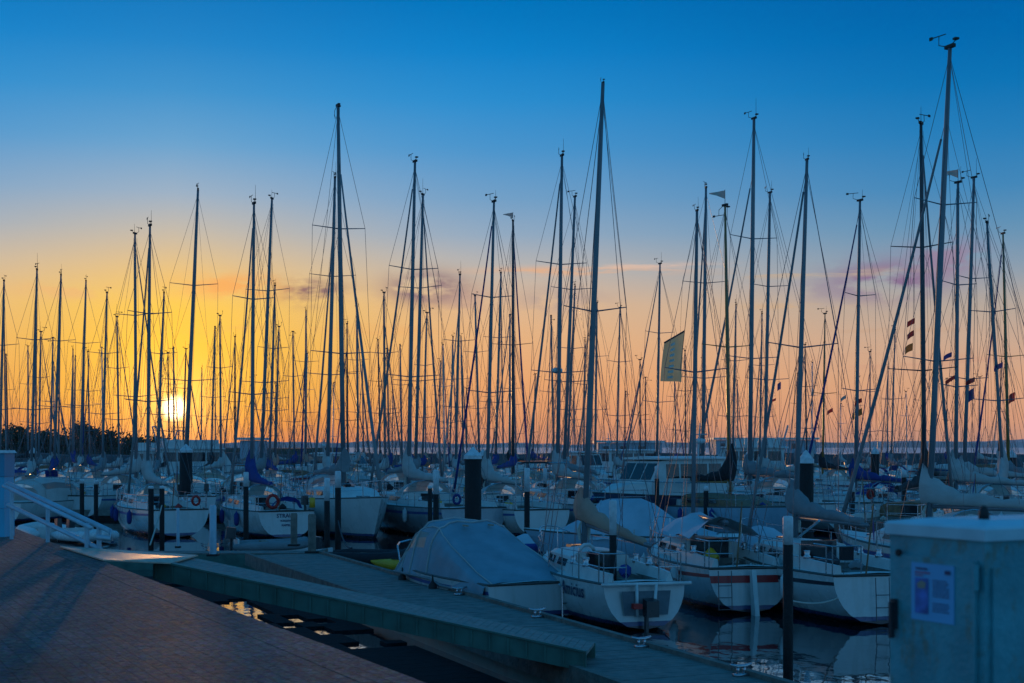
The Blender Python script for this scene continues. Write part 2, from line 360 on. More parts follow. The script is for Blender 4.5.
PAV2 = paver_mat('dark_concrete_setts', (.115,.095,.086), .30, .15)
STONE = mat('quay_wall_stone', (.14,.13,.12), .85, var=.35, scale=1.5, bump=.6, bscale=5)
CAP = mat('quay_cap_stone', (.12,.10,.097), .9, spec=.2, var=.3, scale=3, bump=.5, bscale=25)
q = MB(); q.poly([Q(-12,2.1,ZQ),Q(-12,.42,ZQ),Q(60,.42,ZQ),Q(60,2.1,ZQ)])
tag(q.build('quay_setts', PAV), kind='structure')
q = MB(); q.poly([Q(-12,80,ZQ),Q(-12,2.1,ZQ),Q(60,2.1,ZQ),Q(60,80,ZQ)])
tag(q.build('quay_pavement', PAV2), kind='structure')
q = MB(); q.loft([[Q(s,.1,-1.5),Q(s,.1,ZQ-.02),Q(s,2,ZQ-.02),Q(s,2,-1.5)] for s in (-12,60)])
q.loft([[Q(-12,o,-1.5),Q(-12,o,ZQ-.02),Q(-11,o,ZQ-.02),Q(-11,o,-1.5)] for o in (2,80)])
tag(q.build('quay_wall', STONE), kind='structure')
q = MB(); rs = random.Random(2); s = -12
while s < 60:
    ln = rs.uniform(.9,1.25); z = ZQ+rs.uniform(.0002,.0012); o = rs.uniform(-.015,.015)
    a, b = s+.006, s+ln-.006
    q.loft([[Q(x,o,ZQ-.3),Q(x,o,z-.03),Q(x,o+.03,z),Q(x,.415,z),Q(x,.415,ZQ-.3)] for x in (a, b)]); s += ln
tag(q.build('quay_edge', PAV), kind='structure')

# ------------------------------------------------------------------ sailing boats
def beamf(t):       # relative half breadth, t = 0 stern, 1 bow
    if t < .42: return .80+.20*math.sin(t/.42*math.pi/2)
    return max(.0, 1-((t-.42)/.58)**2.3)
class Hull:
    def __init__(s, L, B, F0, fine=True, rake=.10, stern=.8):
        s.L, s.B, s.F0, s.fine = L, B, F0, fine; s.xs = -.60*L; s.dr = .32; s.rake = rake*L; s.stern = stern; s.up = -.03 if stern < .9 else .25
    def half(s, t):
        b = beamf(t)
        if t < .42: b = s.stern+(1-s.stern)*math.sin(t/.42*math.pi/2)
        return s.B/2*b
    def sheer(s, t): return s.F0*(1+.34*max(0, t-.3)**1.6+.05*(1-t)**2)
    def drt(s, t): return s.dr if t > .34 else s.dr+(s.up-s.dr)*(1-t/.34)**1.5
    def pt(s, t, u, side=1):
        dr = s.drt(t); a = u*math.pi/2; z = -dr+(s.sheer(t)+dr)*(1-math.cos(a))**.95; y = s.half(t)*math.sin(a)**.75
        c = (z+dr)/(s.sheer(t)+dr)
        x = s.xs+s.L*t-s.rake*(1-c)*t**4-.0*c+(.10*s.F0*c if t == 0 else 0)
        return (x, side*y, z)
    def tx(s, x): return min(1, max(0, (x-s.xs)/s.L))
    def y_at(s, x, z):
        t = s.tx(x); dr = s.drt(t); c = (z+dr)/(s.sheer(t)+dr); a = math.acos(max(-1, min(1, 1-c**(1/.95)))); return s.half(t)*math.sin(a)**.75
    def build(s, root, hm, stripe, sboxz=None):
        n = 15 if s.fine else 8; us = [0,.22,.4,.55,.68,.80,.875,.925,1] if s.fine else [0,.35,.62,.86,.93,1]
        ns = len(us); mb = MB(); secs = []
        for i in range(n+1):
            t = i/n; t = t if t < 1 else .9995
            secs.append([s.pt(t, u, 1) for u in us[::-1]]+[s.pt(t, u, -1) for u in us[1:]])
        k = ns-3 if s.fine else ns-3
        tot = len(secs[0])-1
        def mf(a, b):
            j = 1
            return 1 if (b == 1 or b == tot-2) else 0
        mb.loft(secs, False, True, 0, mf)
        mb.f[-2] = mb.f[-2]; o = mb.build('hull', [hm, stripe], root); soften(o, 50)
        d = MB(); secs = []
        for i in range(n+1):
            t = min(i/n, .9995); x, y, z = s.pt(t, 1)
            secs.append([(x,-y,z),(x,-y*.58,z+.05),(x,0,z+.07),(x,y*.58,z+.05),(x,y,z)])
        well = s.fine and s.stern < .9; k0, k1 = 1, 6
        if well:
            d.loft(secs[:k0+1], False, False); d.loft(secs[k1:], False, False)
            d.loft([q_[:2] for q_ in secs[k0:k1+1]], False, False); d.loft([q_[3:] for q_ in secs[k0:k1+1]], False, False)
            w_ = MB(); ws = []
            for q_ in secs[k0:k1+1]:
                (x, y, z) = q_[3]; ws.append([(x,-y,z),(x,-y,z-.12),(x,-y*.5,z-.14),(x,-y*.48,z-.5),(x,y*.48,z-.5),(x,y*.5,z-.14),(x,y,z-.12),(x,y,z)])
            w_.loft(ws, False, True); w_.build('cockpit_well', WELL, root)
        else: d.loft(secs, False, False)
        rail = MB()
        for sd in (1, -1): rail.tube([(s.pt(min(i/n,.9995),1)[0], sd*(s.pt(min(i/n,.9995),1)[1]-.01), s.pt(min(i/n,.9995),1)[2]+.02) for i in range(n+1)], .030, 4)
        if s.fine:
            x0_, y0_, z0_ = s.pt(0, 1); rail.tube([(x0_-.01,-y0_,z0_+.02),(x0_-.01,y0_,z0_+.02)], .028, 4)
        rail.build('toe_rail', TOE if s.fine else DECK, root)
        return d

def sail_cover(mb, x0, z0, ln, rise, r0, seed, droop=0, lat=(0,0), n=17, ns=14):
    """cover over the flaked sail: tall hump at the mast (x0), thin at the boom end; lat = mast lean per metre"""
    rg = random.Random(seed); secs = []
    for i in range(n):
        f = i/(n-1); f = f**1.5; x = x0-ln*f
        cin = .80 if i % 4 == 2 else 1.06 if i % 4 == 0 else 1.0
        hgt = r0*1.9*(1-.55*f)*cin*(1+.08*math.sin(i*2.3+seed))+rise*math.exp(-f*ln/.42); wd = r0*(1-.5*f)*(.62+.5*math.exp(-f*ln/.8))*(.82 if cin < .9 else 1)
        zb = z0-r0*.5-droop*f; cz = zb+hgt/2
        sec = []
        for k in range(ns):
            a = k*2*math.pi/ns; wob = 1+rg.uniform(-.10,.10)+.10*math.sin(i*1.9+seed)*math.cos(a*2)
            yy = math.cos(a)*wd*wob*(1 if math.sin(a) < 0 else (1-.45*math.sin(a)*min(1, hgt)))
            zz = cz+math.sin(a)*hgt/2*(1+rg.uniform(-.04,.03))
            xx = x+(.10 if i == 0 else 0)+lat[0]*(zz-z0); yy += lat[1]*(zz-z0)
            sec.append((xx, yy, zz))
        secs.append(sec)
    mb.loft(secs, True, True)

def flag_mesh(p, dirv, w, h, seed=0):
    mb = MB(); rg = random.Random(seed); ph = rg.uniform(0, 6); secs = []
    dirv = Vector(dirv).normalized(); nn = dirv.cross(Vector((0,0,1)))
    for i in range(7):
        f = i/6; off = nn*math.sin(ph+f*5)*.12*w*f
        a = Vector(p)+dirv*w*f+off-Vector((0,0,.25*w*f*f)); secs.append([tuple(a), tuple(a-Vector((0,0,h))+nn*.02)])
    mb.loft(secs, False, False); return mb
FLAGM = [mat('flag_red', (.40,.04,.04), .9), mat('flag_navy', (.03,.06,.22), .9), mat('flag_cream', (.45,.42,.36), .9), mat('flag_orange_brown', (.34,.14,.04), .9)]

for m_, c_ in zip(FLAGM, ((.6,.08,.05),(.10,.08,.25),(.6,.5,.4),(.6,.25,.06))): translucent(m_, c_, .15 if c_[1] == .5 else .5)
BOATS = []
def boat(xt, yt, xb, d, bow=None, gear=None, boomyaw=0, droop=.12, furlc=None, fenders=True, sgn=1, hull='w', cover='white', mast='alu', L=None, furl=None, label='', place='', stripe='b', spread=2, hood='white',
         flags=(), pennant=None, lod=None, seed=None, rise=None, extra=None, heading=None, F0=None, antenna=True, wind=True, lean=True, nocover=False, group=None, boomlen=None, beam=None):
    seed = seed if seed is not None else int(xt*7+yt*3); rg = random.Random(seed)
    h = EYE+(HOR-yt)*d/F
    L = L or max(6.4, min(13, .72*h)); B = beam or L*(.33 if L < 9 else .305); F0 = F0 or (.62+.045*L)
    slope = (xt-xb)*d/F/(h-EYE); x0 = (xb-512)/F*d-EYE*slope
    if heading: hd = Vector(heading).normalized()
    else:
        if bow is None: sn = rg.uniform(-.45,.25)
        else: sn = max(-.9, min(.9, ((bow-512)/F*d-(xb-512)/F*d)/(.40*L)))
        hd = Vector((sn, sgn*math.sqrt(1-sn*sn)))
    rz = math.atan2(hd.y, hd.x)
    root = empty('sailing_boat', (x0, d, 0), rz)
    tag(root, label, 'sailing boat', group or 'sailing boats moored in the marina')
    ll = Vector((slope*math.cos(-rz), slope*math.sin(-rz)))        # lean per metre, in boat axes
    at = lambda z: Vector((ll.x*z, ll.y*z, z))
    lod = lod if lod is not None else (0 if d < 58 else 1 if d < 85 else 2 if d < 125 else 3)
    H = Hull(L, B, F0, lod < 2)
    hm = {'w':WHITE,'i':WHITE2,'g':GREY,'n':NAVY,'b':BLUEH,'k':BLACKH}[hull]
    st = {'r':STRIPE_R,'b':STRIPE_BL,'d':STRIPE_B,'n':hm}[stripe]
    dk = H.build(root, hm, st)
    o = dk.build('deck', TEAK if hull in 'nkb' and rg.random() < .8 else DECK, root); soften(o)
    dz = lambda x: H.sheer(H.tx(x))+.05
    # cabin trunk
    xc0, xc1 = -.19*L, .17*L; wc = .33*B; hc = .34+.012*L
    secs = []; xs = [xc0, xc0+.06*L, 0, .08*L, xc1-.04*L, xc1]; hs = [hc*1.05, hc*1.05, hc, hc*.85, hc*.5, .02]
    for x, hh in zip(xs, hs):
        ww = min(wc, H.half(H.tx(x))-.28); b = dz(x)-.03
        secs.append([(x,-ww,b),(x,-ww*.93,b+hh*.8),(x,-ww*.75,b+hh),(x,0,b+hh+.05),(x,ww*.75,b+hh),(x,ww*.93,b+hh*.8),(x,ww,b)])
    o = MB().loft(secs, True, True).build('cabin', DECK if hull not in 'kb' else TEAK, root); soften(o)
    if lod < 3:
        for sd in (1, -1):
            for a, b_ in ((xc0+.03*L, -.055*L), (-.035*L, .055*L)):
                pts = []
                for x, fr in ((a+.02*L,.3),(b_,.3),(b_-.015*L,.68),(a,.68)):
                    ww = min(wc, H.half(H.tx(x))-.28); b0 = dz(x)-.03; hh = hc*1.0
                    pts.append((x, sd*(ww*(1-.07*fr/.8)+.012), b0+hh*fr))
                MB().loft([pts, [(p[0], p[1]-sd*.03, p[2]) for p in pts]]).build('window', GLASS, root)
                if lod > 1: break
    # cockpit coamings
    if lod < 3:
        mb = MB()
        for sd in (1, -1):
            secs = []
            for k in range(5):
                x = xc0-(.37*L)*k/4; y = sd*(min(wc, H.half(H.tx(x))-.26)); z = dz(x)-.04; t_ = .30-.10*k/4
                secs.append([(x,y-.06,z),(x,y-.04,z+t_),(x,y+.04,z+t_),(x,y+.10,z)])
            mb.loft(secs)
        soften(mb.build('cockpit_coaming', DECK, root))
    # spars
    mm = {'alu':ALU,'dark':DALU,'white':WALU,'wood':WOODM}[mast]
    zm = dz(0)+.15; rm = .0058*h if d < 125 else .0068*h
    mb = MB(); zs = [0,.3,.6,.85,1]; rs_ = [1,1,.95,.8,.6]
    if mast == 'wood': rs_ = [1.05,1.05,.95,.75,.5]
    mb.tube([at(zm+(h-zm)*f) for f in zs], [rm*r for r in rs_], 8)
    M = mb.build('mast', mm, root, True)
    # spreaders
    sp = []; levels = {0:[],1:[.52],2:[.36,.68],3:[.28,.52,.76]}[spread]
    wsp = B*.42; gs = gear or (.45 if d < 45 else .7 if d < 70 else .85)
    for f in levels:
        z = zm+(h-zm)*f; c = at(z); s_ = wsp*(1-.32*f)
        mb = MB(); mb.tube([c+Vector((-.12,s_,.10)), c+Vector((0,.05,0)), c+Vector((0,-.05,0)), c+Vector((-.12,-s_,.10))], [k_*(.7 if d < 45 else 1) for k_ in (.016,.026,.026,.016)], 4); mb.build('spreader', mm, M)
        sp.append((c, s_))
    # masthead gear
    mb = MB(); top = at(h); wv = rg.uniform(-.5,.5)
    mb.box(top+Vector((0,0,.04)), (.34,.10,.09))
    if wind:
        mb.tube([top+Vector((.1,0,.05)), top+Vector((.45,0,.18)), top+Vector((.45,0,.42))], .014, 3)
        mb.tube([top+Vector((.45-.25*math.cos(wv),-.25*math.sin(wv),.42)), top+Vector((.45+.3*math.cos(wv),.3*math.sin(wv),.42))], .016, 3)
        mb.box(top+Vector((.45+.28*math.cos(wv),.28*math.sin(wv),.42)), (.12,.015,.09), wv)
        mb.box(top+Vector((-.30,.05,.16)), (.12,.12,.05)); mb.tube([top+Vector((-.1,.03,.06)), top+Vector((-.3,.05,.14))], .014, 3)
    if antenna and rg.random() < .75: mb.tube([top+Vector((-.12,-.03,.05)), top+Vector((-.12,-.03,rg.uniform(.5,1.0)))], [.012,.006], 3)
    mb.v = [tuple(top+(Vector(v_)-top)*gs) for v_ in mb.v]
    mb.build('masthead_gear', RUB, M)
    # rigging
    rw = .008 if d < 60 else .010 if d < 90 else .013
    mb = MB(); hT = at(h*.985); xb_ = H.xs+L-.12; bowp = Vector((xb_, 0, dz(xb_))); chain = [Vector((-.05, sd*(H.half(H.tx(0))-.05), dz(0))) for sd in (1,-1)]
    frac = rg.random() < .4; foreTop = at(zm+(h-zm)*(.86 if frac else .97))
    for ci, sd in ((0,1),(1,-1)):
        pts = [hT]+[c+Vector((-.12,sd*s_,.10)) for c, s_ in sp[::-1]]+[chain[ci]]
        for a, b in zip(pts, pts[1:]): mb.tube([a, b], rw, 3, cap=False)
        if sp:
            mb.tube([sp[0][0], chain[ci]+Vector((.35,0,0))], rw, 3, cap=False); mb.tube([sp[0][0], chain[ci]-Vector((.45,0,0))], rw, 3, cap=False)
            if len(sp) > 1: mb.tube([sp[1][0], sp[0][0]+Vector((-.12,sd*sp[0][1],.10))], rw*.8, 3, cap=False)
    xst = H.xs+.15; stp = Vector((xst, 0, dz(xst)))
    spl = hT+(stp-hT)*.72
    mb.tube([hT, spl], rw, 3, cap=False)
    for sd in (1,-1): mb.tube([spl, Vector((xst, sd*H.half(0)*.75, dz(xst)))], rw, 3, cap=False)
    mb.tube([foreTop, bowp], rw*1.2, 3, cap=False)
    if lod < 3:                                       # halyards hanging near the mast, topping lift
        boomz = dz(0)+.95
        mb.tube([hT+Vector((-.1,.03,0)), at(zm+.3)+Vector((.15,.16,0))], rw*.8, 3, cap=False)
        mb.tube([hT+Vector((.12,-.05,0)), at(zm+.3)+Vector((.3,-.2,0))], rw*.8, 3, cap=False)
        if rg.random() < .6: mb.tube([hT, Vector((-.36*L, 0, boomz+.2))], rw*.8, 3, cap=False)
        if rg.random() < .6:
            for sd in (1,-1): mb.tube([foreTop*.995+Vector((0,0,0)), Vector((-.33*L, sd*H.half(.3)*.9, dz(-.33*L)))], rw*.7, 3, cap=False)
    mb.build('rigging', WIRE, root)
    if furl is None: furl = rg.random() < .7
    if furl:
        mb = MB(); a = bowp+Vector((0,0,.25)); b = foreTop+(bowp-foreTop)*.05; pts = []; rr = []
        fr = (.0036*h) if d < 125 else .0050*h
        for k in range(9):
            f = k/8; p = a+(b-a)*f; p.x += -.10*math.sin(f*math.pi); pts.append(p); rr.append(fr*(1.05-.7*f)+.012)
        mb.tube(pts, rr, 6); fo = mb.build('furled_sail', CANV[furlc] if furlc else CANV['blue'] if rg.random() < .18 else CANV[cover] if rg.random() < .25 else CANV['grey'], root, True)
    # boom and sail cover
    zb = dz(0)+hc+.50; bl = boomlen or .36*L; mb = MB(); gx = at(zb)
    mb.tube([gx-Vector((.1,0,0)), gx+Vector((-bl,0,.08-droop))], .055, 6)
    bo = mb.build('boom', mm, root, True)
    if not nocover:
        mb = MB(); r0 = (.16+.008*L)*(.8 if d < 45 else .9); sail_cover(mb, gx.x+.10, zb+.16, bl*.97, (rise or rg.uniform(.7,1.5))*.5, r0, seed, droop, (ll.x, ll.y))
        for k in range(len(mb.v)): mb.v[k] = (mb.v[k][0], mb.v[k][1]+gx.y, mb.v[k][2])
        if boomyaw:
            for k in range(len(mb.v)):
                q_ = Matrix.Rotation(boomyaw, 3, 'Z')@(Vector(mb.v[k])-gx)+gx; mb.v[k] = tuple(q_)
            for v_ in bo.data.vertices: v_.co = Matrix.Rotation(boomyaw, 3, 'Z')@(v_.co-gx)+gx
        soften(mb.build('sail_cover', CANV[cover], bo), 75)
    # spray hood
    if hood and lod < 3:
        wq = wc*.96; secs = []; x_ = xc0+.055*L; ba = dz(x_)+hc*.80
        prof = [(x_+.62,.02),(x_+.34,.34),(x_+.02,.54),(x_-.55,.60)]
        for x, hh in prof: secs.append([(x, wq*math.cos(a*math.pi/8), ba-.18+(hh+.18)*math.sin(a*math.pi/8)**.75) for a in range(9)])
        pane = [MB(), MB()]; body = MB()
        for a in range(3):
            for b in range(8):
                qd = [secs[a][b], secs[a][b+1], secs[a+1][b+1], secs[a+1][b]]
                (pane[b > 3] if (a < 2 and b in (1,2,5,6)) else body).poly(qd)
        ho = body.build('sprayhood', CANV[hood], root); bm_fix(ho); soften(ho, 40)
        for q_ in pane: q_.build('pane', VINYL, ho)
        mb = MB(); mb.tube([(p[0],p[1]*1.01,p[2]+.01) for p in secs[3]], .02, 4); mb.tube([(p[0],p[1]*1.01,p[2]+.01) for p in secs[1]], .014, 4); mb.build('hood_frame', STEEL, ho)
    # guard rails
    if lod < 2:
        mb = MB(); rr = .014 if d < 58 else .018
        for sd in (1,-1):
            prev = None
            for k in range(7):
                t = .06+.86*k/6; x, y, z = H.pt(t, 1); p = Vector((x, sd*(y-.06), z)); q = p+Vector((0,0,.60))
                mb.tube([p, q], rr, 4)
                if prev:
                    mb.tube([prev+Vector((0,0,.60)), q], rr*.55, 3); mb.tube([prev+Vector((0,0,.32)), p+Vector((0,0,.32))], rr*.45, 3)
                prev = p
        # pulpit and pushpit
        x, y, z = H.pt(.9, 1); xx = H.xs+L+.05; zz = H.sheer(1)
        mb.tube([(x,y,z+.6),(xx-.25,.22,zz+.66),(xx-.02,0,zz+.68),(xx-.25,-.22,zz+.66),(x,-y,z+.6)], rr, 5)
        for sd in (1,-1): mb.tube([(xx-.25,sd*.22,zz+.66),(xx-.4,sd*.18,zz)], rr, 4)
        x, y, z = H.pt(0.03, 1); x -= .02
        for hh in (.62,.34): mb.tube([(x+.9,y-.04,z+hh),(x,y-.06,z+hh),(x,.35,z+hh)], rr, 5); mb.tube([(x+.9,-y+.04,z+hh),(x,-y+.06,z+hh),(x,-.35,z+hh)], rr, 5)
        for yy in (y-.06,.35,-.35,-y+.06): mb.tube([(x,yy,z),(x,yy,z+.62)], rr, 4)
        mb.build('guard_rail', STEEL, root)
    # pulpit on farther boats, tiny
    elif lod == 2:
        mb = MB(); xx = H.xs+L; zz = H.sheer(1); x, y, z = H.pt(.9, 1)
        mb.tube([(x,y,z+.6),(xx-.05,0,zz+.68),(x,-y,z+.6)], .022, 4); mb.tube([(xx-.3,.1,zz),(xx-.05,0,zz+.68)], .022, 3)
        x, y, z = H.pt(.03, 1); mb.tube([(x+.8,y,z+.6),(x,y,z+.6),(x,-y,z+.6),(x+.8,-y,z+.6)], .022, 4); mb.tube([(x,y,z),(x,y,z+.6)], .022, 3); mb.tube([(x,-y,z),(x,-y,z+.6)], .022, 3)
        mb.build('guard_rail', STEEL, root)
    if lod < 2:
        for xh, wh in ((.21*L,.46),(.05*L,.40)):
            if xh > .17*L: zz = dz(xh)+.035
            else: zz = dz(xh)-.03+hc*.93+.045
            mb = MB(); mb.box((xh,0,zz), (wh,wh,.05), taper=.94); soften(mb.build('hatch', GLASS, root))
        for sd in (1,-1):
            for xw in (xc0-.05*L, xc0-.17*L):
                yw = sd*min(wc, H.half(H.tx(xw))-.26); zw = dz(xw)+.21; mb = MB(); mb.tube([(xw,yw,zw),(xw,yw,zw+.05),(xw,yw,zw+.08),(xw,yw,zw+.16),(xw,yw,zw+.18)], [.085,.085,.055,.075,.07], 8); mb.build('winch', STEEL, root, True)
        mb = MB(); mb.box((xc0-.012,0,dz(xc0)+hc*.45), (.02,.60,hc*.95)); mb.build('companionway', GLASS, root)
        for k in range(rg.choice((2,3,4))):
            xx = rg.uniform(xc0-.30*L, xc0-.05*L) if rg.random() < .6 else rg.uniform(.02*L,.26*L); yy = rg.uniform(-.5,.5)*wc; zz = dz(xx)+(hc*.9 if xc0 < xx < .15*L else -.02)
            mb = MB(); a_ = rg.uniform(0,3); sz = rg.uniform(.10,.2); mb.tube([(xx-sz*math.cos(a_),yy-sz*math.sin(a_),zz+.06),(xx,yy,zz+sz*.9),(xx+sz*math.cos(a_),yy+sz*math.sin(a_),zz+.05)], [sz*.5,sz*.9,sz*.45], 7)
            soften(mb.build(rg.choice(('sail_bag','rope_coil','cockpit_bag')), rg.choice((CANV['blue'],CANV['black'],CANV['grey'],ROPE,DROPE,RED,YEL)), root), 50)
        if hood != None and rg.random() < .45:
            mb = MB(); xq, yq, zq = H.xs+.25, -H.half(0)*.7, H.sheer(0)+.25; mb.loft([[(xq-.12,yq-.12,zq),(xq-.12,yq+.12,zq),(xq+.22,yq+.10,zq),(xq+.22,yq-.10,zq)],[(xq-.1,yq-.11,zq+.38),(xq-.1,yq+.11,zq+.38),(xq+.2,yq+.09,zq+.36),(xq+.2,yq-.09,zq+.36)]]); mb.tube([(xq,yq,zq),(xq-.05,yq,zq-.5)], .045, 6); soften(mb.build('outboard_engine', ENGINE, root))
        if lod and rg.random() < .5:
            xq = H.xs+.1; zq = H.sheer(0)+.38; yq = rg.choice((-1,1))*H.half(0)*.55; mb = MB(); mb.tube([(xq-.06,yq+.15*math.cos(a*math.pi/6),zq+.18*math.sin(a*math.pi/6)) for a in range(-4,11)], .055, 6); mb.build('horseshoe_buoy', rg.choice((RED,YEL,PLAST,PLAST,CANV['blue'])), root, True)
        if rg.random() < .5:
            xq = H.xs+.1; zq = H.sheer(0); mb = MB(); mb.tube([(xq,.3,zq),(xq-.35,.3,zq+1.5)], .018, 5); fs = mb.build('flagstaff', TEAK, root)
            fl_ = flag_mesh((xq-.34,.3,zq+1.48), (-.25,.1,-.9), .55, .32, seed); fl_.build('ensign', FLAGM[rg.choice((0,2,1,0))], fs, True)
        mb = MB(); zc_ = zm+.7
        for sd in (1,-1): mb.tube([at(zc_)+Vector((0,sd*rm*1.1,.15)), at(zc_)+Vector((.06,sd*(rm+.05),-.05)), at(zc_)+Vector((.02,sd*(rm+.04),-.28))], [.02,.05,.03], 5)
        mb.build('halyard_coil', ROPE, M)
    # fenders
    if fenders and (lod < 2 or (lod == 2 and rg.random() < .5)):
        fm = CANV['blue'] if rg.random() < .4 else PLAST
        for sd in (1,-1):
            for t in (.25,.5,.68)[:rg.choice((2,3))]:
                x, y, z = H.pt(t, 1); mb = MB(); yy = sd*(y+.10)
                mb.tube([(x,yy,z-.62),(x,yy,z-.56),(x,yy,z-.40),(x,yy,z-.14),(x,yy,z-.06),(x,yy,z)], [.03,.09,.11,.10,.03,.012], 7)
                mb.build('fender', fm, root, True)
    # flags: (px, py, width m, height m, colour index)
    inv = Matrix.Rotation(-rz, 3, 'Z')
    for i, (px, py, fw, fh, ci) in enumerate(flags):
        p = inv@(PZ(px, py, d)-Vector((x0, d, 0))); dr = inv@Vector((-.85,-.3,-.2)) if i % 2 == 0 else inv@Vector((-.7,.5,-.3))
        fw *= .72; fh *= .68; fl = flag_mesh(p, dr, fw, fh, seed+i).build('flag', FLAGM[ci], root, True)
        mb = MB(); mb.tube([p-Vector((0,0,fh+.02)), (p.x, p.y, dz(0))], .006, 3, cap=False)
        if sp:
            lv = min(sp, key=lambda q_: abs(q_[0].z-p.z) if q_[0].z > p.z-.2 else 99); mb.tube([p, lv[0]+Vector((0, .3*(1 if p.y > lv[0].y else -1), .03))], .006, 3, cap=False)
        mb.build('halyard', WIRE, fl)
    if pennant is not None:
        p = at(h)+Vector((0,0,.55)); dr = inv@Vector((-1,0,.05))
        mb = MB(); sgnp = dr.normalized(); mb.loft([[p+Vector((0,0,.02)),p-Vector((0,0,.34))],[p+sgnp*.35+Vector((0,.04,-.06)),p+sgnp*.35-Vector((0,0,.22))],[p+sgnp*.66-Vector((0,0,.13)),p+sgnp*.66-Vector((0,0,.17))]], False, False)
        mb.build('pennant', FLAGM[2], root); mb = MB(); mb.tube([at(h), p+Vector((0,0,.05))], .012, 3); mb.build('pennant_staff', RUB, M)
    if extra: extra(root, H, dz, dict(wc=wc, hc=hc, L=L, B=B, h=h, at=at, inv=inv, x0=x0, d=d, xc0=xc0, bowp=bowp, foreTop=foreTop))
    BOATS.append((x0, d, root)); return root

def hull_text(root, H, txt, size, xc, zc, mtl, bold=.006):
    v, f = text_verts(txt, size, bold, .25); mb = MB()
    mb.v = [(xc-a[0], H.y_at(xc-a[0], zc+a[1])+.022, zc+a[1]) for a in v]; mb.f = f; mb.m = [0]*len(f); mb.build('boat_name', mtl, root)
def transom_text(root, H, lines, mtl):
    mb = MB()
    for txt, size, z in lines:
        v, f = text_verts(txt, size, .004); i = len(mb.v); c = lambda zz: (zz+H.drt(0))/(H.sheer(0)+H.drt(0))
        mb.v += [(H.xs+.10*H.F0*c(z+a[1])-.02, -a[0], z+a[1]) for a in v]; mb.f += [tuple(i+k for k in q) for q in f]; mb.m += [0]*len(f)
    mb.build('boat_name', mtl, root)

# --- near row
def ex_aur(root, H, dz, g):
    hull_text(root, H, 'Amicius', .40, -.36*g['L'], .58, LETTER)
    # open transom with a white arch, ladder and outboard engine
    x = H.xs-.03; z = H.sheer(0)
    mb = MB(); mb.poly([(x,-.52,z-.12),(x,.52,z-.12),(x+.0,.46,.32),(x,-.46,.32)][::-1]); mb.build('open_transom_shade', mat('cockpit_shadow_grey', (.12,.15,.17), .6), root)  # flat dark sheet painting the shade inside the open stern
    mb = MB()
    mb.tube([(x-.03,.20,.3),(x-.04,.22,z+.02)], .035, 6); mb.tube([(x-.03,-.20,z+.02),(x-.04,-.16,.42),(x-.05,-.02,.30)], .035, 6); mb.tube([(x-.02,.95,z+.02),(x-.02,-.95,z+.02)], .04, 6)
    mb.build('transom_arch', PLAST, root, True)
    mb = MB(); mb.loft([[(x-.25,-.05+.13*s_,.30),(x-.25,-.05+.13*s_,.62),(x-.02,-.05+.13*s_,.66),(x-.02,-.05+.13*s_,.30)] for s_ in (-1,1)]); mb.tube([(x-.14,.05,.35),(x-.16,.05,-.3)], .05, 6)
    soften(mb.build('outboard_engine', ENGINE, root))
    mb = MB(); mb.box((x-.14,.25,.52), (.16,.18,.10)); soften(mb.build('fuel_tank', RED, root))
    # companionway and a round lamp-like white ring
    mb = MB(); xx = g['xc0']-.015; mb.box((xx,0,dz(xx)+.18), (.02,.62,.50)); mb.build('companionway', GLASS, root)
    mb = MB(); pts = [(xx-.35+.0,.42+.16*math.cos(a*math.pi/5),dz(xx)+.46+.16*math.sin(a*math.pi/5)) for a in range(-3,6)]; mb.tube(pts, .045, 6); mb.build('horseshoe_buoy', PLAST, root, True)
boat(603,83,588,32.5, heading=(-.26,.965), gear=.35, L=7.0, beam=2.15, F0=.88, cover='beige', boomyaw=.28, droop=.42, fenders=False, hull='w', spread=1, furl=False, hood=None, rise=.85, stripe='n', extra=ex_aur, boomlen=2.5,
     label='small white sailing boat with beige sail cover, dark name and open stern')
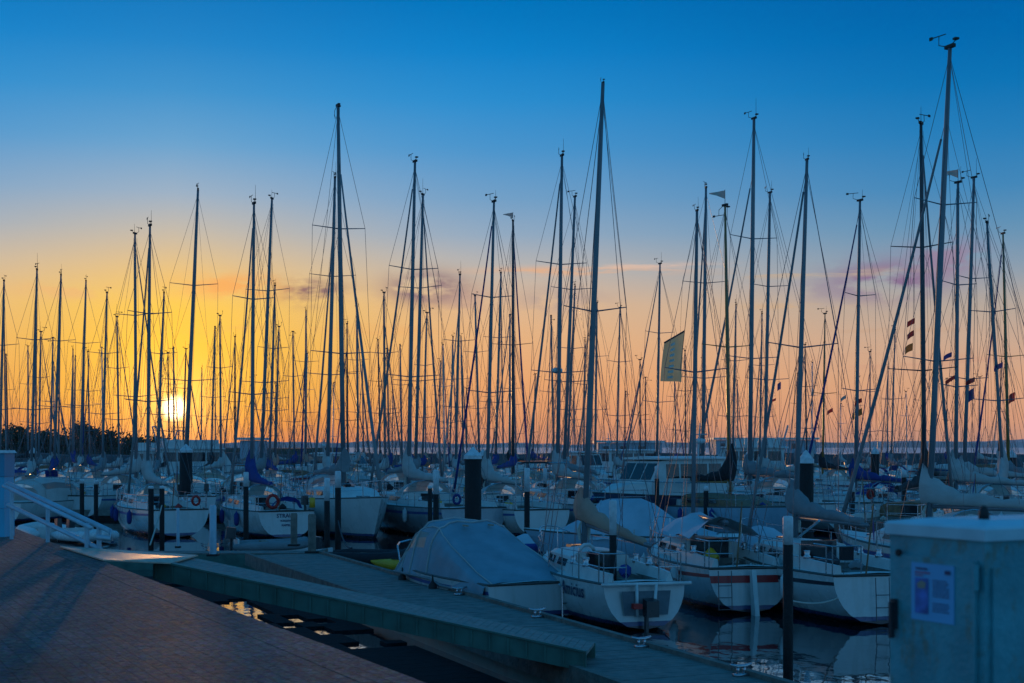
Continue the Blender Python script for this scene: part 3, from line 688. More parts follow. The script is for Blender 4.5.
def ex_red(root, H, dz, g):
    x = H.xs-.02; z = H.sheer(0); B = g['B']
    mb = MB(); mb.loft([[(x-.02,-.05,z-.02),(x-.02,.05,z-.02),(x-.16,.05,-.4),(x-.16,-.05,-.4)],[(x-.16,-.05,z-.0),(x-.16,.05,z-.0),(x-.48,.05,-.4),(x-.48,-.05,-.4)]]); soften(mb.build('rudder', DECK, root))
    mb = MB(); y0 = .62
    for yy in (y0-.15, y0+.15): mb.tube([(x-.02,yy,z-.02),(x-.06,yy,.4),(x-.07,yy,.1)], .011, 5)
    for zz in (.12,.38,.64): mb.tube([(x-.07,y0-.15,zz),(x-.07,y0+.15,zz)], .010, 5)
    mb.build('boarding_ladder', WIRE, root)
    c = lambda zz: .10*H.F0*(zz+H.drt(0))/(H.sheer(0)+H.drt(0))
    hw = H.half(0)
    mb = MB(); zz1, zz0 = z-.14, z-.30; mb.poly([(H.xs+c(zz0)-.012,-hw*.97,zz0),(H.xs+c(zz1)-.012,-hw*.99,zz1),(H.xs+c(zz1)-.012,hw*.99,zz1),(H.xs+c(zz0)-.012,hw*.97,zz0)]); mb.build('stern_stripe', STRIPE_R, root)
    mb = MB(); xx = g['xc0']-.02; mb.box((xx,0,dz(xx)+.22), (.03,.95,.50)); mb.build('companionway', GLASS, root)
    # raised tarp over the boom
    mb = MB(); secs = []
    for k in range(7):
        xx = .15-2.6*k/6; hh = .34+.12*math.sin(k*1.3); ba = dz(0)+g['hc']+.12
        secs.append([(xx,y*.85,ba+hh*(1-abs(y)**1.8)+.04*math.sin(k*2.1+y*5)) for y in (-1,-.75,-.45,-.15,.15,.45,.75,1)])
    mb.loft(secs, False, False); mb.build('boom_tarp', LTARP, root, True)
    # banner hoisted on the forestay
    mb = MB(); inv = g['inv']; secs = []
    cs = []
    for k in range(9):
        f = k/8
        r_ = PZ(684.5-3.0*f, 331+51*f, g['d']+1.2); l_ = PZ(664-3.5*f, 343+38*f, g['d']+.9)
        row = []
        for j in range(7):
            q = j/6; p = r_.lerp(l_, q); p = p+Vector((0, .12*math.sin(q*6+f*3), 0)); row.append(inv@(p-Vector((g['x0'], g['d'], 0))))
        secs.append(row)
    mb.loft(secs, False, False); bn = mb.build('banner', BANNER, root, True)
    bn['label'] = 'large thin grey-green banner hoisted on the forestay'
    mb = MB()
    for k in range(1, 8):
        a0, a1 = Vector(secs[k][3]).lerp(Vector(secs[k][2]), .3), Vector(secs[k][4]).lerp(Vector(secs[k][5]), .1); c0, c1 = Vector(secs[k+1][3]).lerp(Vector(secs[k+1][2]), .3), Vector(secs[k+1][4]).lerp(Vector(secs[k+1][5]), .1)
        o_ = inv@Vector((0,-.03,0)); mb.poly([a0+o_, a1+o_, a1.lerp(c1,.45)+o_, a0.lerp(c0,.45)+o_])
    mb.build('banner_lettering', BLET, bn)
    mb = MB(); a = secs[0]; mb.tube([a[j] for j in range(7)], .022, 4); mb.build('banner_hem', DROPE, bn)
boat(697,211,694,35.5, heading=(-.18,.98), L=7.1, cover='grey', hull='w', stripe='r', spread=1, furl=False, hood=None, nocover=True, extra=ex_red,
     label='white red-striped sailing boat with ladder and hanging rudder at its stern')
def ex_d(root, H, dz, g):
    x = H.xs-.02; z = H.sheer(0)
    mb = MB(); xx = g['xc0']-.02; mb.box((xx,0,dz(xx)+.24), (.03,.85,.55)); mb.build('companionway', GLASS, root)
    mb = MB()
    for yy in (-.15,.15): mb.tube([(x-.02,yy,z-.02),(x-.06,yy,.4),(x-.07,yy,.1)], .011, 5)
    for zz in (.12,.38,.64): mb.tube([(x-.07,-.15,zz),(x-.07,.15,zz)], .010, 5)
    mb.build('boarding_ladder', WIRE, root)
    mb = MB(); secs = []
    for k in range(6):
        xx = 1.0+1.9*k/5; ba = dz(xx)+.02; hh = .55*math.sin((k+.6)/6*math.pi)**.6
        secs.append([(xx,y*(.75-.07*k),ba+hh*(1-abs(y)**2)+.03*math.sin(k*2+y*4)) for y in (-1,-.7,-.35,0,.35,.7,1)])
    mb.loft(secs, False, False); mb.build('foredeck_tarp', LTARP, root, True)
    mb = MB(); mb.tube([g['at'](dz(0)+.4), Vector((-1.5,0,dz(0)+g['hc']+.5))], .03, 6); mb.build('boom_vang', STEEL, root)
    for yy in (-.75,.75):
        mb = MB(); mb.loft([[(x-.02,yy+.12*s_,z+.35),(x+.16,yy+.12*s_,z+.35),(x+.16,yy+.12*s_,z+.62),(x-.02,yy+.12*s_,z+.62)] for s_ in (-1,1)]); soften(mb.build('rail_bag', CANV['black'], root))
boat(807,160,798,33.8, heading=(-.20,.98), boomyaw=.16, furlc='grey', L=7.7, cover='grey', hull='w', stripe='d', spread=1, furl=True, hood=None, rise=.95, extra=ex_d, boomlen=2.9,
     label='white sailing boat with dark stripe and grey sail cover, moored beside the metal cabinet')
boat(950,48,932,37, heading=(-.36,.93), gear=1.0, furlc='grey', boomyaw=.55, L=9.8, cover='white', hull='i', stripe='b', spread=2, furl=True, hood='white', rise=1.3, boomlen=4.2, antenna=False,
     label='large sailing boat behind the metal cabinet with the thickest, tallest mast')
boat(921,124,924,52, 985, 1, cover='black', hull='k', mast='dark', stripe='n', spread=2, furl=True, hood=None, rise=1.8, flags=[(915,318,.45,.3,0),(914,330,.4,.3,0),(913,343,.5,.4,3)],
     label='black sailing boat with black mast and three small flags hoisted one above another')

# --- second row and beyond: rows of berths, greedy placement so hulls keep clear of each other
TAB = [ # xt,yt,xb,d,bow,sgn,kwargs
 (254,204,252,61.5,228,1,dict(heading=(-.42,.9),hull='w',cover='blue',hood='white',rise=2.1,stripe='n',mast='alu',L=9.3,extra='straun',label='white sailing boat with pointed blue sail cover and lettering on its stern')),
 (338,104,343,60,380,-1,dict(hull='w',cover='grey',hood='white',rise=1.2,L=11.6,F0=1.4,heading=(.42,-.9),stripe='n',spread=2,label='big white sailing yacht, bow to the right, tallest mast in left half')),
 (150,226,148,62.5,134,1,dict(heading=(-.46,.89),hull='w',cover='white',stripe='b',rise=1.8,label='white sailing boat with thin stripes behind the pair of thin dark posts')),
 (415,162,409,63,384,1,dict(heading=(-.45,.89),hull='g',cover='white',rise=2.0,hood='white',label='grey sailing yacht with white cover just left of the thickest black pile')),
 (494,202,488,62.5,478,1,dict(heading=(-.4,.92),hull='w',cover='white',hood='white',rise=2.0,stripe='b',L=10.0,extra='rack',label='white sailing boat, white sail cover, just right of the thickest black pile')),
 (754,119,750,67,704,1,dict(hull='w',cover='grey',spread=2,label='sailing yacht with the tallest mast between wooden mast and capped pile')),
 (725,204,729,59,775,-1,dict(heading=(.43,-.9),hull='b',cover='black',mast='wood',hood=None,stripe='n',pennant=1,spread=1,rise=2.2,L=11,label='blue-hulled classic boat with varnished wooden mast and a grey pennant on top')),
 (860,201,856,66,815,1,dict(hull='w',cover='blue',hood='blue',L=9.5,flags=[(862,398,.6,.3,0),(862,408,.7,.45,3)],label='white sailing yacht with big dark blue spray hood, stern just right of the capped pile')),
 (770,193,765,78,728,1,dict(hull='w',cover='white',flags=[(781,382,.35,.6,1)],label='sailing yacht with mast closely left of the dark-striped boat')),
 (706,188,703,78,700,1,dict(hull='w',cover='black',hood='grey',label='sailing yacht with black sail cover, mast next left of the varnished wooden mast')),
 (562,156,558,66,526,1,dict(hull='w',cover='white',rise=2.2,spread=2,label='white sailing yacht with a radar dome halfway up its tall central mast',extra='radar')),
 (575,197,565,80,535,1,dict(hull='w',cover='grey',label='sailing yacht whose right-leaning mast rises just right of the radar-dome mast')),
 (958,183,956,60,903,1,dict(hull='w',cover='white',pennant=1,rise=1.9,flags=[(952,352,.6,.3,1),(955,375,.6,.25,0)],label='white sailing yacht with a small pennant at its masthead, beyond the metal cabinet')),
 (974,178,965,70,915,1,dict(hull='g',cover='white',flags=[(975,377,.7,.35,0),(974,388,.5,.8,1)],label='grey sailing yacht with high mast next right of the pennant masthead')),
 (987,223,1001,62,1042,1,dict(hull='w',cover='white',rise=2.2,flags=[(1003,362,.6,.35,1)],label='white sailing boat whose mast leans left, near the right edge')),
 (1003,234,1008,76,995,1,dict(hull='n',cover='grey',mast='wood',spread=1,flags=[(1015,392,.6,.7,0)],label='navy sailing boat with brown wooden mast at the right edge')),
 (198,190,187,70,166,1,dict(hull='w',cover='beige',hood='beige',rise=1.0,label='sailing yacht with tall mast immediately right of the sun, beige hood')),
 (272,199,262,80,275,1,dict(hull='w',cover='grey',label='sailing yacht whose mast with crooked antenna is next right of the blue-covered boat')),
 (335,178,328,80,303,1,dict(hull='w',cover='white',spread=2,label='sailing yacht whose mast rises close left of the tallest left-half mast')),
 (135,234,136,78,152,1,dict(hull='w',cover='white',label='sailing yacht with furled sail crossing the next mast, left of the sun')),
 (423,195,416,80,440,1,dict(hull='w',cover='grey',label='sailing yacht with the right mast of the tall pair left of centre')),
 (513,221,513,80,530,1,dict(hull='w',cover='blue',mast='dark',pennant=1,spread=1,label='sailing boat with dark mast and grey pennant right of centre, above the pale tent',hood=None)),
 (37,270,32,80,15,1,dict(hull='w',cover='white',label='sailing boat whose right-leaning mast is second from the left edge')),
 (61,275,55,76,40,1,dict(hull='w',cover='blue',hood='blue',label='sailing boat with blue sail cover, third tall mast from the left edge')),
 (86,281,81,82,66,1,dict(hull='w',cover='white',label='sailing boat, fourth tall mast from the left edge, with a spread of thin stays')),
 (107,293,103,90,98,1,dict(hull='i',cover='grey',label='cream sailing boat, fifth tall mast from the left edge, standing upright')),
 (4,281,0,78,-14,1,dict(hull='w',cover='white',label='sailing boat whose mast grazes the left edge of the view')),
 (660,264,657,90,626,1,dict(hull='w',cover='black',label='sailing yacht with long left forestay, mast just left of the large banner')),
 (384,293,385,82,400,1,dict(hull='w',cover='white',label='sailing boat with pale cover, short mast between the tall pair and the big white yacht')),
 (460,275,456,90,440,1,dict(hull='w',cover='white',label='sailing boat whose mast stands just left above the white-capped pile')),
 (501,273,496,95,505,1,dict(hull='w',cover='blue',label='sailing boat with slim mast directly right of the tall white-cover boat')),
 (275,286,270,95,251,1,dict(hull='w',cover='blue',label='sailing boat with shorter mast and left-slanting furled sail right of the blue-covered boat')),
 (164,293,158,88,146,1,dict(hull='w',cover='grey',label='sailing boat whose mast stands right in front of the sun')),
 (117,317,119,98,128,1,dict(hull='w',cover='white',label='sailing boat with short mast and right-slanting stay, between fifth and sixth tall masts')),
 (475,296,479,98,498,1,dict(hull='w',cover='grey',label='sailing boat with mast directly behind the white-capped pile, stay slanting right')),
 (427,313,423,100,452,1,dict(hull='w',cover='blue',label='sailing boat with long stay slanting down right towards the white-capped pile')),
 (620,308,617,100,597,1,dict(hull='w',cover='white',label='sailing boat with lone mast in the gap between the beige-cover mast and the banner')),
 (575,287,568,100,None,1,dict(hull='w',cover='white',label='sailing boat with lower mast tucked behind the right-leaning middle mast')),
 (220,316,221,98,232,1,dict(hull='w',cover='white',label='sailing boat with short mast and right-slanting stay, right of the sun')),
 (825,314,823,100,None,1,dict(hull='n',cover='black',mast='wood',spread=1,flags=[(833,408,.7,.4,0),(846,395,.6,.35,2)],label='dark boat with a plain brown mast and small flags, right of the capped pile')),
 (736,305,733,100,None,1,dict(hull='w',cover='grey',label='sailing boat with low mast close right of the varnished wooden mast')),
 (762,314,760,102,None,1,dict(hull='w',cover='white',flags=[(776,398,.6,.3,0)],label='sailing boat with low mast between two tall masts beyond the blue classic boat')),
]
def ex_straun(root, H, dz, g):
    transom_text(root, H, [('STRAUN', .22, .86), ('SCHLESWIG', .10, .70), ('KAPPELN', .11, .52)], LETTER)
    x = H.xs; z = H.sheer(0)
    mb = MB(); pts = [(x-.08,.62+.22*math.cos(a*math.pi/6),z+.42+.25*math.sin(a*math.pi/6)) for a in range(-4,11)]; mb.tube(pts, .07, 6); b = mb.build('horseshoe_buoy', RED, root, True); b['label'] = 'red horseshoe lifebuoy on the stern rail'
    mb = MB(); secs = [[(x+.05,.1+r_*math.cos(a*math.pi/6),z+.05+r_*math.sin(a*math.pi/6)) for a in range(7)] for r_ in (.6,.58)]
    mb.loft([[(x+.1*k,y*.62,z+.12+.5*(1-y*y)**.5*(1-k*.1)) for y in (-1,-.8,-.5,0,.5,.8,1)] for k in (0,1,4)], False, False); mb.build('wheel_cover', CANV['blue'], root, True)
    mb = MB(); mb.tube([(x-.06,-1.0,z+.15),(x-.06,-1.0,z+.55)], .12, 7); mb.build('danbuoy', YEL, root, True)
def ex_radar(root, H, dz, g):
    p = g['at'](g['h']*.42)+Vector((.28,0,0)); mb = MB(); mb.tube([p+Vector((0,0,-.12)),p+Vector((0,0,-.06)),p+Vector((0,0,.08)),p+Vector((0,0,.14))], [.12,.26,.26,.1], 10); mb.box(p+Vector((-.14,0,-.14)), (.35,.1,.05)); mb.build('radar_dome', PLAST, root, True)
def ex_rack(root, H, dz, g):
    x = H.xs; z = H.sheer(0); mb = MB(); 
    for yy in (-1.1,1.1): mb.tube([(x+.3,yy,z),(x+.1,yy,z+1.9)], .03, 6)
    mb.tube([(x+.1,-1.1,z+1.9),(x+.1,1.1,z+1.9)], .03, 6); mb.build('stern_gantry', STEEL, root)
    mb = MB(); mb.box((x+.1,.3,z+1.96), (.6,1.2,.03)); mb.build('solar_panel', GLASS, root)
EX = dict(straun=ex_straun, radar=ex_radar, rack=ex_rack)
occ = [(b[0], b[1]) for b in BOATS]
def clear(px, d, gap=3.1, dep=12.0):
    x = (px-512)/F*d
    return all(abs(x-a) > gap or abs(d-b) > dep for a, b in occ)
for xt, yt, xb, d, bow, sgn, kw in TAB:
    kw = dict(kw)
    if kw.get('extra'): kw['extra'] = EX[kw['extra']]
    fixed = d < 69
    if not fixed:
        for k in range(14):
            dd = d+3*k
            if clear(xb, dd): break
        d = dd if EYE+(HOR-yt)*dd/F < 21 else d
    occ.append(((xb-512)/F*d, d)); boat(xt, yt, xb, d, bow, sgn, **kw)
# middle-distance masts read off the photograph
MID = [(41,332),(53,337),(73,350),(88,352),(168,353),(186,349),(215,326),(235,337),(279,327),(293,331),(306,311),(347,324),(357,308),(378,340),(387,348),(400,344),
       (443,345),(461,337),(510,314),(551,315),(585,342),(597,303),(453,337),(685,351),(805,345),(895,330),(640,360),(870,352)]
ORD = ['first','second','third','fourth','fifth','sixth','seventh','eighth','ninth','tenth','eleventh','twelfth','thirteenth','fourteenth','fifteenth','sixteenth','seventeenth','eighteenth','nineteenth','twentieth']
def ordn(i, n):
    j = i if i < n-i else n-1-i
    side = 'left' if i < n-i else 'right'
    return (ORD[j] if j < len(ORD) else str(j+1)+'th')+' from the '+side
rg = random.Random(77)
MID.sort()
CN = dict(white='white', grey='grey', blue='blue', beige='beige', black='black', red='red', green='green')
HN = dict(w='white', i='cream', g='grey', n='navy', b='blue')
def batch(lst, dmin, rowname, lo):
    n = len(lst)
    for i, (x, y) in enumerate(lst):
        d = dmin+rg.uniform(0, 6)
        for k in range(12):
            if clear(x, d, 2.8, 10): break
            d += 4
        cover = rg.choice(['white','white','grey','blue','blue','grey','beige','white','black','green']); hl = rg.choice('wwwwwign'+'b')
        xb = x+rg.uniform(-4,3)*(HOR-y)/130
        h = EYE+(HOR-y)*d/F
        if h > 17.5: d = (17.5-EYE)*F/(HOR-y)
        occ.append(((xb-512)/F*d, d))
        boat(x, y, xb, d, xb+rg.uniform(-24,18), rg.choice((1,1,-1)), hull=hl, cover=cover, hood=rg.choice(['white','grey','blue','beige',None]), spread=rg.choice((1,2,2)), group=f'sailing boats in the {rowname}',
             stripe=rg.choice('bdnr'), rise=rg.uniform(.8,1.9), mast=rg.choice(['alu','alu','white','dark']),
             label=f'far {HN[hl]} sailing boat, {CN[cover]} cover, mast {ordn(i, n)} in {rowname}')
batch(MID, 112, 'middle rows', 2)
FAR = []
x = 6
while x < 1020:
    FAR.append((x, rg.uniform(352,404) if x > 240 else rg.uniform(345,395))); x += rg.uniform(13,34)
batch(FAR, 160, 'farthest rows', 3)

# ------------------------------------------------------------------ motor boats and other craft
def motor_hull(root, L, B, F0, hm, st=None, flare=1.0):
    H = Hull(L, B, F0, True, .14, .92); d = H.build(root, hm, st or hm); soften(d.build('deck', DECK, root)); return H
def cruiser(px, d, heading, L, label, hull=None, wheel=1.9, hl=.42, stripe=None, roofc=None, arch=True, flybridge=False, cat='motor boat', group=None, F0=None):
    hd = Vector(heading).normalized(); root = empty('motor_boat', P(px, d), math.atan2(hd.y, hd.x)); tag(root, label, cat, group)
    B = L*.34; H = motor_hull(root, L, B, F0 or (.7+.05*L), hull or WHITE, stripe)
    z0 = H.sheer(.4)+.03; w = B*.36; x0, x1 = -.30*L, .10*L
    secs = []
    for x, zz in ((x0,wheel),(x0+.05,wheel),(x1-.1*L,wheel),(x1,wheel*.96)):
        secs.append([(x,-w,z0),(x,-w*.9,z0+zz),(x,w*.9,z0+zz),(x,w,z0)])
    secs.append([(x1+.055*L,-w*.95,z0),(x1+.052*L,-w*.9,z0+wheel*.42),(x1+.052*L,w*.9,z0+wheel*.42),(x1+.055*L,w*.95,z0)])
    soften(MB().loft(secs).build('wheelhouse', DECK, root))
    for sd in (1,-1):
        n = 4
        for k in range(n):
            a = x0+.25+(x1-x0-.45)*k/n; b = a+(x1-x0-.45)/n-.12; zl, zh = z0+wheel*.50, z0+wheel*.88
            yy = lambda z: sd*(w*(1-.1*(z-z0)/wheel)+.012)
            pts = [(a,yy(zl),zl),(b,yy(zl),zl),(b,yy(zh),zh),(a,yy(zh),zh)]
            MB().loft([pts, [(p[0],p[1]-sd*.03,p[2]) for p in pts]]).build('window', GLASS, root)
    for k in range(3):
        y0 = -w*.86+k*w*.58; y1 = y0+w*.5
        pts = [(x0-.012,y0,z0+wheel*.5),(x0-.012,y1,z0+wheel*.5),(x0-.012,y1,z0+wheel*.88),(x0-.012,y0,z0+wheel*.88)]
        MB().loft([pts, [(p[0]+.03,p[1],p[2]) for p in pts]]).build('window', GLASS, root)
        f = lambda z: x1+.055*L-(z-z0-wheel*.42)/(wheel*.54)*.055*L+.015
        zl, zh = z0+wheel*.47, z0+wheel*.9; pts = [(f(zl),y0,zl),(f(zl),y1,zl),(f(zh),y1,zh),(f(zh),y0,zh)]
        MB().loft([pts, [(p[0]-.03,p[1],p[2]) for p in pts]]).build('window', GLASS, root)
    mb = MB(); mb.loft([[(x,-w*1.02*s_,z0+wheel+dz_) for s_, dz_ in ((1,0),(1,.07),(0,.14),(-1,.07),(-1,0))] for x in (x0-.35, x1+.15)]); soften(mb.build('roof', roofc or DECK, root))
    secs = []
    for x, hh in ((x1+.03*L,.5),(x1+.14*L,.42),(x1+.23*L,.04)):
        ww = min(w, H.half(H.tx(x))-.2); b = H.sheer(H.tx(x))+.03; secs.append([(x,-ww,b),(x,-ww*.85,b+hh),(x,ww*.85,b+hh),(x,ww,b)])
    soften(MB().loft(secs).build('fore_cabin', DECK, root))
    mb = MB(); rr = .02 if d < 80 else .028
    for sd in (1,-1):
        pts = [H.pt(t,1) for t in (.45,.6,.75,.88,.97)]
        mb.tube([(p[0],sd*(p[1]-.05),p[2]+.6) for p in pts], rr, 4)
        for p in pts: mb.tube([(p[0],sd*(p[1]-.05),p[2]),(p[0],sd*(p[1]-.05),p[2]+.6)], rr, 4)
    x, y, z = H.pt(.02,1)
    mb.tube([(x+1.2,y-.05,z+.6),(x,y-.08,z+.6),(x,-y+.08,z+.6),(x+1.2,-y+.05,z+.6)], rr, 4)
    for yy in (y-.08,0,-y+.08): mb.tube([(x,yy,z),(x,yy,z+.6)], rr, 4)
    mb.build('guard_rail', STEEL, root)
    if arch:
        mb = MB(); za = z0+wheel+.1; mb.tube([(x0+.6,0,za),(x0+.45,0,za+1.5)], [.05,.03], 6); mb.tube([(x0+.5,-.5,za+1.0),(x0+.5,.5,za+1.0)], .025, 4)
        mb.tube([(x0+.2,.5,za),(x0+.2,.5,za+2.2)], [.015,.008], 4); a = mb.build('signal_mast', WALU, root)
        mb = MB(); mb.tube([(x0+.5,0,za+.6),(x0+.5,0,za+.66),(x0+.5,0,za+.78),(x0+.5,0,za+.82)], [.15,.28,.28,.1], 9); mb.build('radar_dome', PLAST, a, True)
    if flybridge:
        mb = MB(); za = z0+wheel+.1; mb.loft([[(x,-w*.8*k,za),(x,-w*.75*k,za+.7),(x,w*.75*k,za+.7),(x,w*.8*k,za)] for x, k in ((x0+.3,1),(x0+1.8,1),(x1-.3,.8))]); soften(mb.build('flybridge', DECK, root))
        mb = MB()
        for sd in (1,-1): mb.tube([(x0+.2,sd*w*.85,za),(x0-.3,sd*w*.8,za+1.8)], .06, 6)
        mb.tube([(x0-.3,-w*.8,za+1.8),(x0-.3,w*.8,za+1.8)], .06, 6); mb.build('radar_arch', WALU, root)
    return root, H
cruiser(660, 62, (-.80,-.60), 9.6, 'white wheelhouse motor boat with dark blue hull and row of cabin windows', NAVY, 1.6, roofc=DECK, F0=1.45)
cruiser(205, 120, (.9,.35), 13, 'white motor yacht with radar arch silhouetted just right of the sun', WHITE, 2.0, flybridge=True)
cruiser(150, 135, (-.9,.3), 11, 'white motor yacht with signal mast just left below the sun', WHITE, 1.9, flybridge=True)
cruiser(583, 118, (.5,-.8), 9.5, 'far white motor boat with raised bridge, left of the banner mast', WHITE, 1.9)
cruiser(738, 122, (-.95,.2), 13, 'far white motor yacht with flybridge beyond the varnished wooden mast', WHITE, 2.1, flybridge=True)
cruiser(640, 130, (.9,.3), 12, 'far dark-hulled motor boat beyond the wheelhouse boat', NAVY, 1.9)
cruiser(348, 132, (.9,-.3), 10, 'far motor boat with signal mast behind the big white yacht', WHITE, 1.7)
# canvas covered small craft on the left
def cuddy(px, d, heading, L, label, hull, canv):
    hd = Vector(heading).normalized(); root = empty('motor_boat', P(px, d), math.atan2(hd.y, hd.x)); tag(root, label, 'motor boat')
    H = motor_hull(root, L, L*.36, .55+.045*L, hull); w = L*.36*.40; secs = []
    z0 = H.sheer(.5)
    for x, hh, k in ((.16*L,.04,.8),(.06*L,.62,.92),(-.03*L,1.05,1),(-.20*L,1.18,1),(-.33*L,1.08,1),(-.40*L,.9,.98)):
        secs.append([(x, w*k*math.cos(a*math.pi/8), z0+hh*math.sin(a*math.pi/8)**.6) for a in range(9)])
    body, pane, sidep = MB(), MB(), [MB(), MB()]
    for a in range(5):
        for b in range(8):
            qd = [secs[a][b],secs[a][b+1],secs[a+1][b+1],secs[a+1][b]]; (pane if (a in (0,1) and b not in (0,7)) else sidep[b > 3] if (a in (2,3) and b in (1,6)) else body).poly(qd)
    c = body.build('canopy', canv, root); bm_fix(c); soften(c, 40); pane.build('pane', VINYL, c)
    for q_ in sidep: q_.build('pane', VINYL, c)
    mb = MB()
    for k in (1,2,4,5): mb.tube([(p[0],p[1]*1.01,p[2]+.012) for p in secs[k]], .025, 5)
    mb.build('canopy_frame', canv, c)
    secs2 = []
    for x, hh in ((.12*L,.4),(.24*L,.30),(.32*L,.03)):
        ww = H.half(H.tx(x))-.15; b = H.sheer(H.tx(x)); secs2.append([(x,-ww,b),(x,-ww*.8,b+hh),(x,ww*.8,b+hh),(x,ww,b)])
    soften(MB().loft(secs2).build('fore_cabin', DECK, root))
    mb = MB(); pts = [H.pt(t,1) for t in (.55,.7,.85,.96)]
    for sd in (1,-1):
        mb.tube([(p[0],sd*(p[1]-.04),p[2]+.45) for p in pts], .02, 4)
        for p in pts: mb.tube([(p[0],sd*(p[1]-.04),p[2]),(p[0],sd*(p[1]-.04),p[2]+.45)], .018, 4)
    mb.build('guard_rail', STEEL, root)
    return root, H
cuddy(62, 73, (.35,.93), 8.0, 'motor boat with cream canopy seen over the handrail on the left', WHITE, CANV['white'])
cuddy(30, 100, (.5,.8), 7.5, 'small motor boat with white hood near the left edge behind the handrail boat', WHITE, CANV['blue'])
cuddy(205, 86, (-.3,.95), 8.5, 'motor boat with yellow-lit canopy directly right of the sun-lit pile', WHITE, CANV['beige'])
cuddy(330, 77, (-.6,-.6), 8.0, 'boat with light canopy standing behind the big white yacht', WHITE, CANV['white'])
cuddy(540, 92, (.4,.9), 8.5, 'boat under a pale beige canopy right of the white-capped pile', WHITE2, CANV['beige'])

# canvas day boat beside the pontoon
def day_boat():
    bow, stern = Vector((-2.7,36.8,0)), Vector((.50,30.2,0)); f = (bow-stern); L = f.length; hd = f.normalized()
    org = stern+hd*L*.6; root = empty('motor_boat', org, math.atan2(hd.y, hd.x))
    tag(root, 'motor boat wholly under a grey-blue canvas tent with clear side panes, alongside the pontoon', 'motor boat')
    H = motor_hull(root, L, 2.35, .72, WHITE, STRIPE_BL); z0 = H.sheer(.4)
    prof = [(.115*L,.16,.82),(.07*L,.66,.80),(.03*L,1.08,.78),(-.01*L,1.20,.78),(-.09*L,1.24,.80),(-.15*L,1.20,.83),(-.19*L,1.08,.87),(-.28*L,.83,.93),(-.38*L,.56,.98),(-.48*L,.28,1.0),(-.575*L,.08,.98)]
    secs = []
    for k, (x, hh, kk) in enumerate(prof):
        row = []
        for a in range(17):
            an = a*math.pi/16; fz = math.sin(an)**.42; w = 1.15*(1+(kk-1)*fz)
            row.append((x+.012*math.sin(a*1.7+k), w*math.copysign(abs(math.cos(an))**.55, math.cos(an)), z0-(.04 if k < 7 else .14)+(hh+(.04 if k < 7 else .14))*fz*(1-.025*math.sin(a*2.3+k*1.7)-(.03 if k in (4,7,9) and 5 < a < 11 else 0))))
        secs.append(row)
    body, pane = MB(), [MB() for _ in range(5)]
    for a in range(len(prof)-1):
        for b in range(16):
            qd = [secs[a][b],secs[a][b+1],secs[a+1][b+1],secs[a+1][b]]
            g_ = None
            if a in (0,1): g_ = 0 if 1 <= b <= 4 else 1 if 6 <= b <= 9 else 2 if 11 <= b <= 14 else None
            elif a in (2,3) and b in (1,2): g_ = 3
            elif a in (2,3) and b in (13,14): g_ = 4
            (body if g_ is None else pane[g_]).poly(qd)
    c = body.build('canvas_cover', TARP, root); bm_fix(c); soften(c, 22)
    fog = mat('fogged_vinyl', (.55,.52,.47), .25, var=.15, scale=4); translucent(fog, (.9,.85,.75), .6)
    for q_ in pane: q_.build('pane', fog, c)
    mb = MB()
    for k in (1,3,5): mb.tube([(p[0],p[1]*1.008,p[2]+.01) for p in secs[k]], .028, 5)
    for a in (4,12): mb.tube([(q_[a][0],q_[a][1]*1.01,q_[a][2]+.01) for q_ in secs[3:]], .018, 4)
    for sd in (0, 16):
        mb.tube([secs[0][sd], secs[2][3 if sd == 0 else 13], secs[3][3 if sd == 0 else 13]], .022, 5)
    mb.build('cover_seam', CANV['white'], c)
    mb = MB()
    for sd in (0,16): mb.tube([(s_[sd][0], s_[sd][1]*1.03, s_[sd][2]-.02) for s_ in secs], .035, 5)
    mb.build('rubbing_strake', CANV['grey'], root)
    mb = MB()
    for sd in (.32,-.32): mb.box((-.20*L, sd, z0+1.13), (.20,.07,.035))
    mb.build('cover_strap', CANV['beige'], c)
    mb = MB(); mb.box((.22*L,0,z0+.14), (1.3,1.0,.18), taper=.8); soften(mb.build('fore_cabin', DECK, root))
    mb = MB()
    for sd in (1,-1): mb.tube([(.20*L,sd*.78,z0+.08),(.24*L,sd*.74,z0+.48),(.32*L,sd*.45,z0+.52),(.385*L,0,z0+.54)], .022, 5)
    mb.build('guard_rail', STEEL, root)
    x = H.xs
    mb = MB()
    for yy in (-.55,-.85): mb.tube([(x-.03,yy,.75),(x-.16,yy,.70),(x-.18,yy,.05)], .02, 5)
    for zz in (.1,.35,.58): mb.tube([(x-.16,-.55,zz),(x-.16,-.85,zz)], .018, 4)
    mb.build('boarding_ladder', STEEL, root)
    for xx in (.05*L,-.25*L):
        mb = MB(); y = H.half(H.tx(xx))+.12; mb.tube([(xx,y,.15),(xx,y,.2),(xx,y,.36),(xx,y,.58),(xx,y,.66),(xx,y,.8)], [.03,.09,.11,.1,.03,.012], 8); mb.build('fender', RUB, root, True)
day_boat()

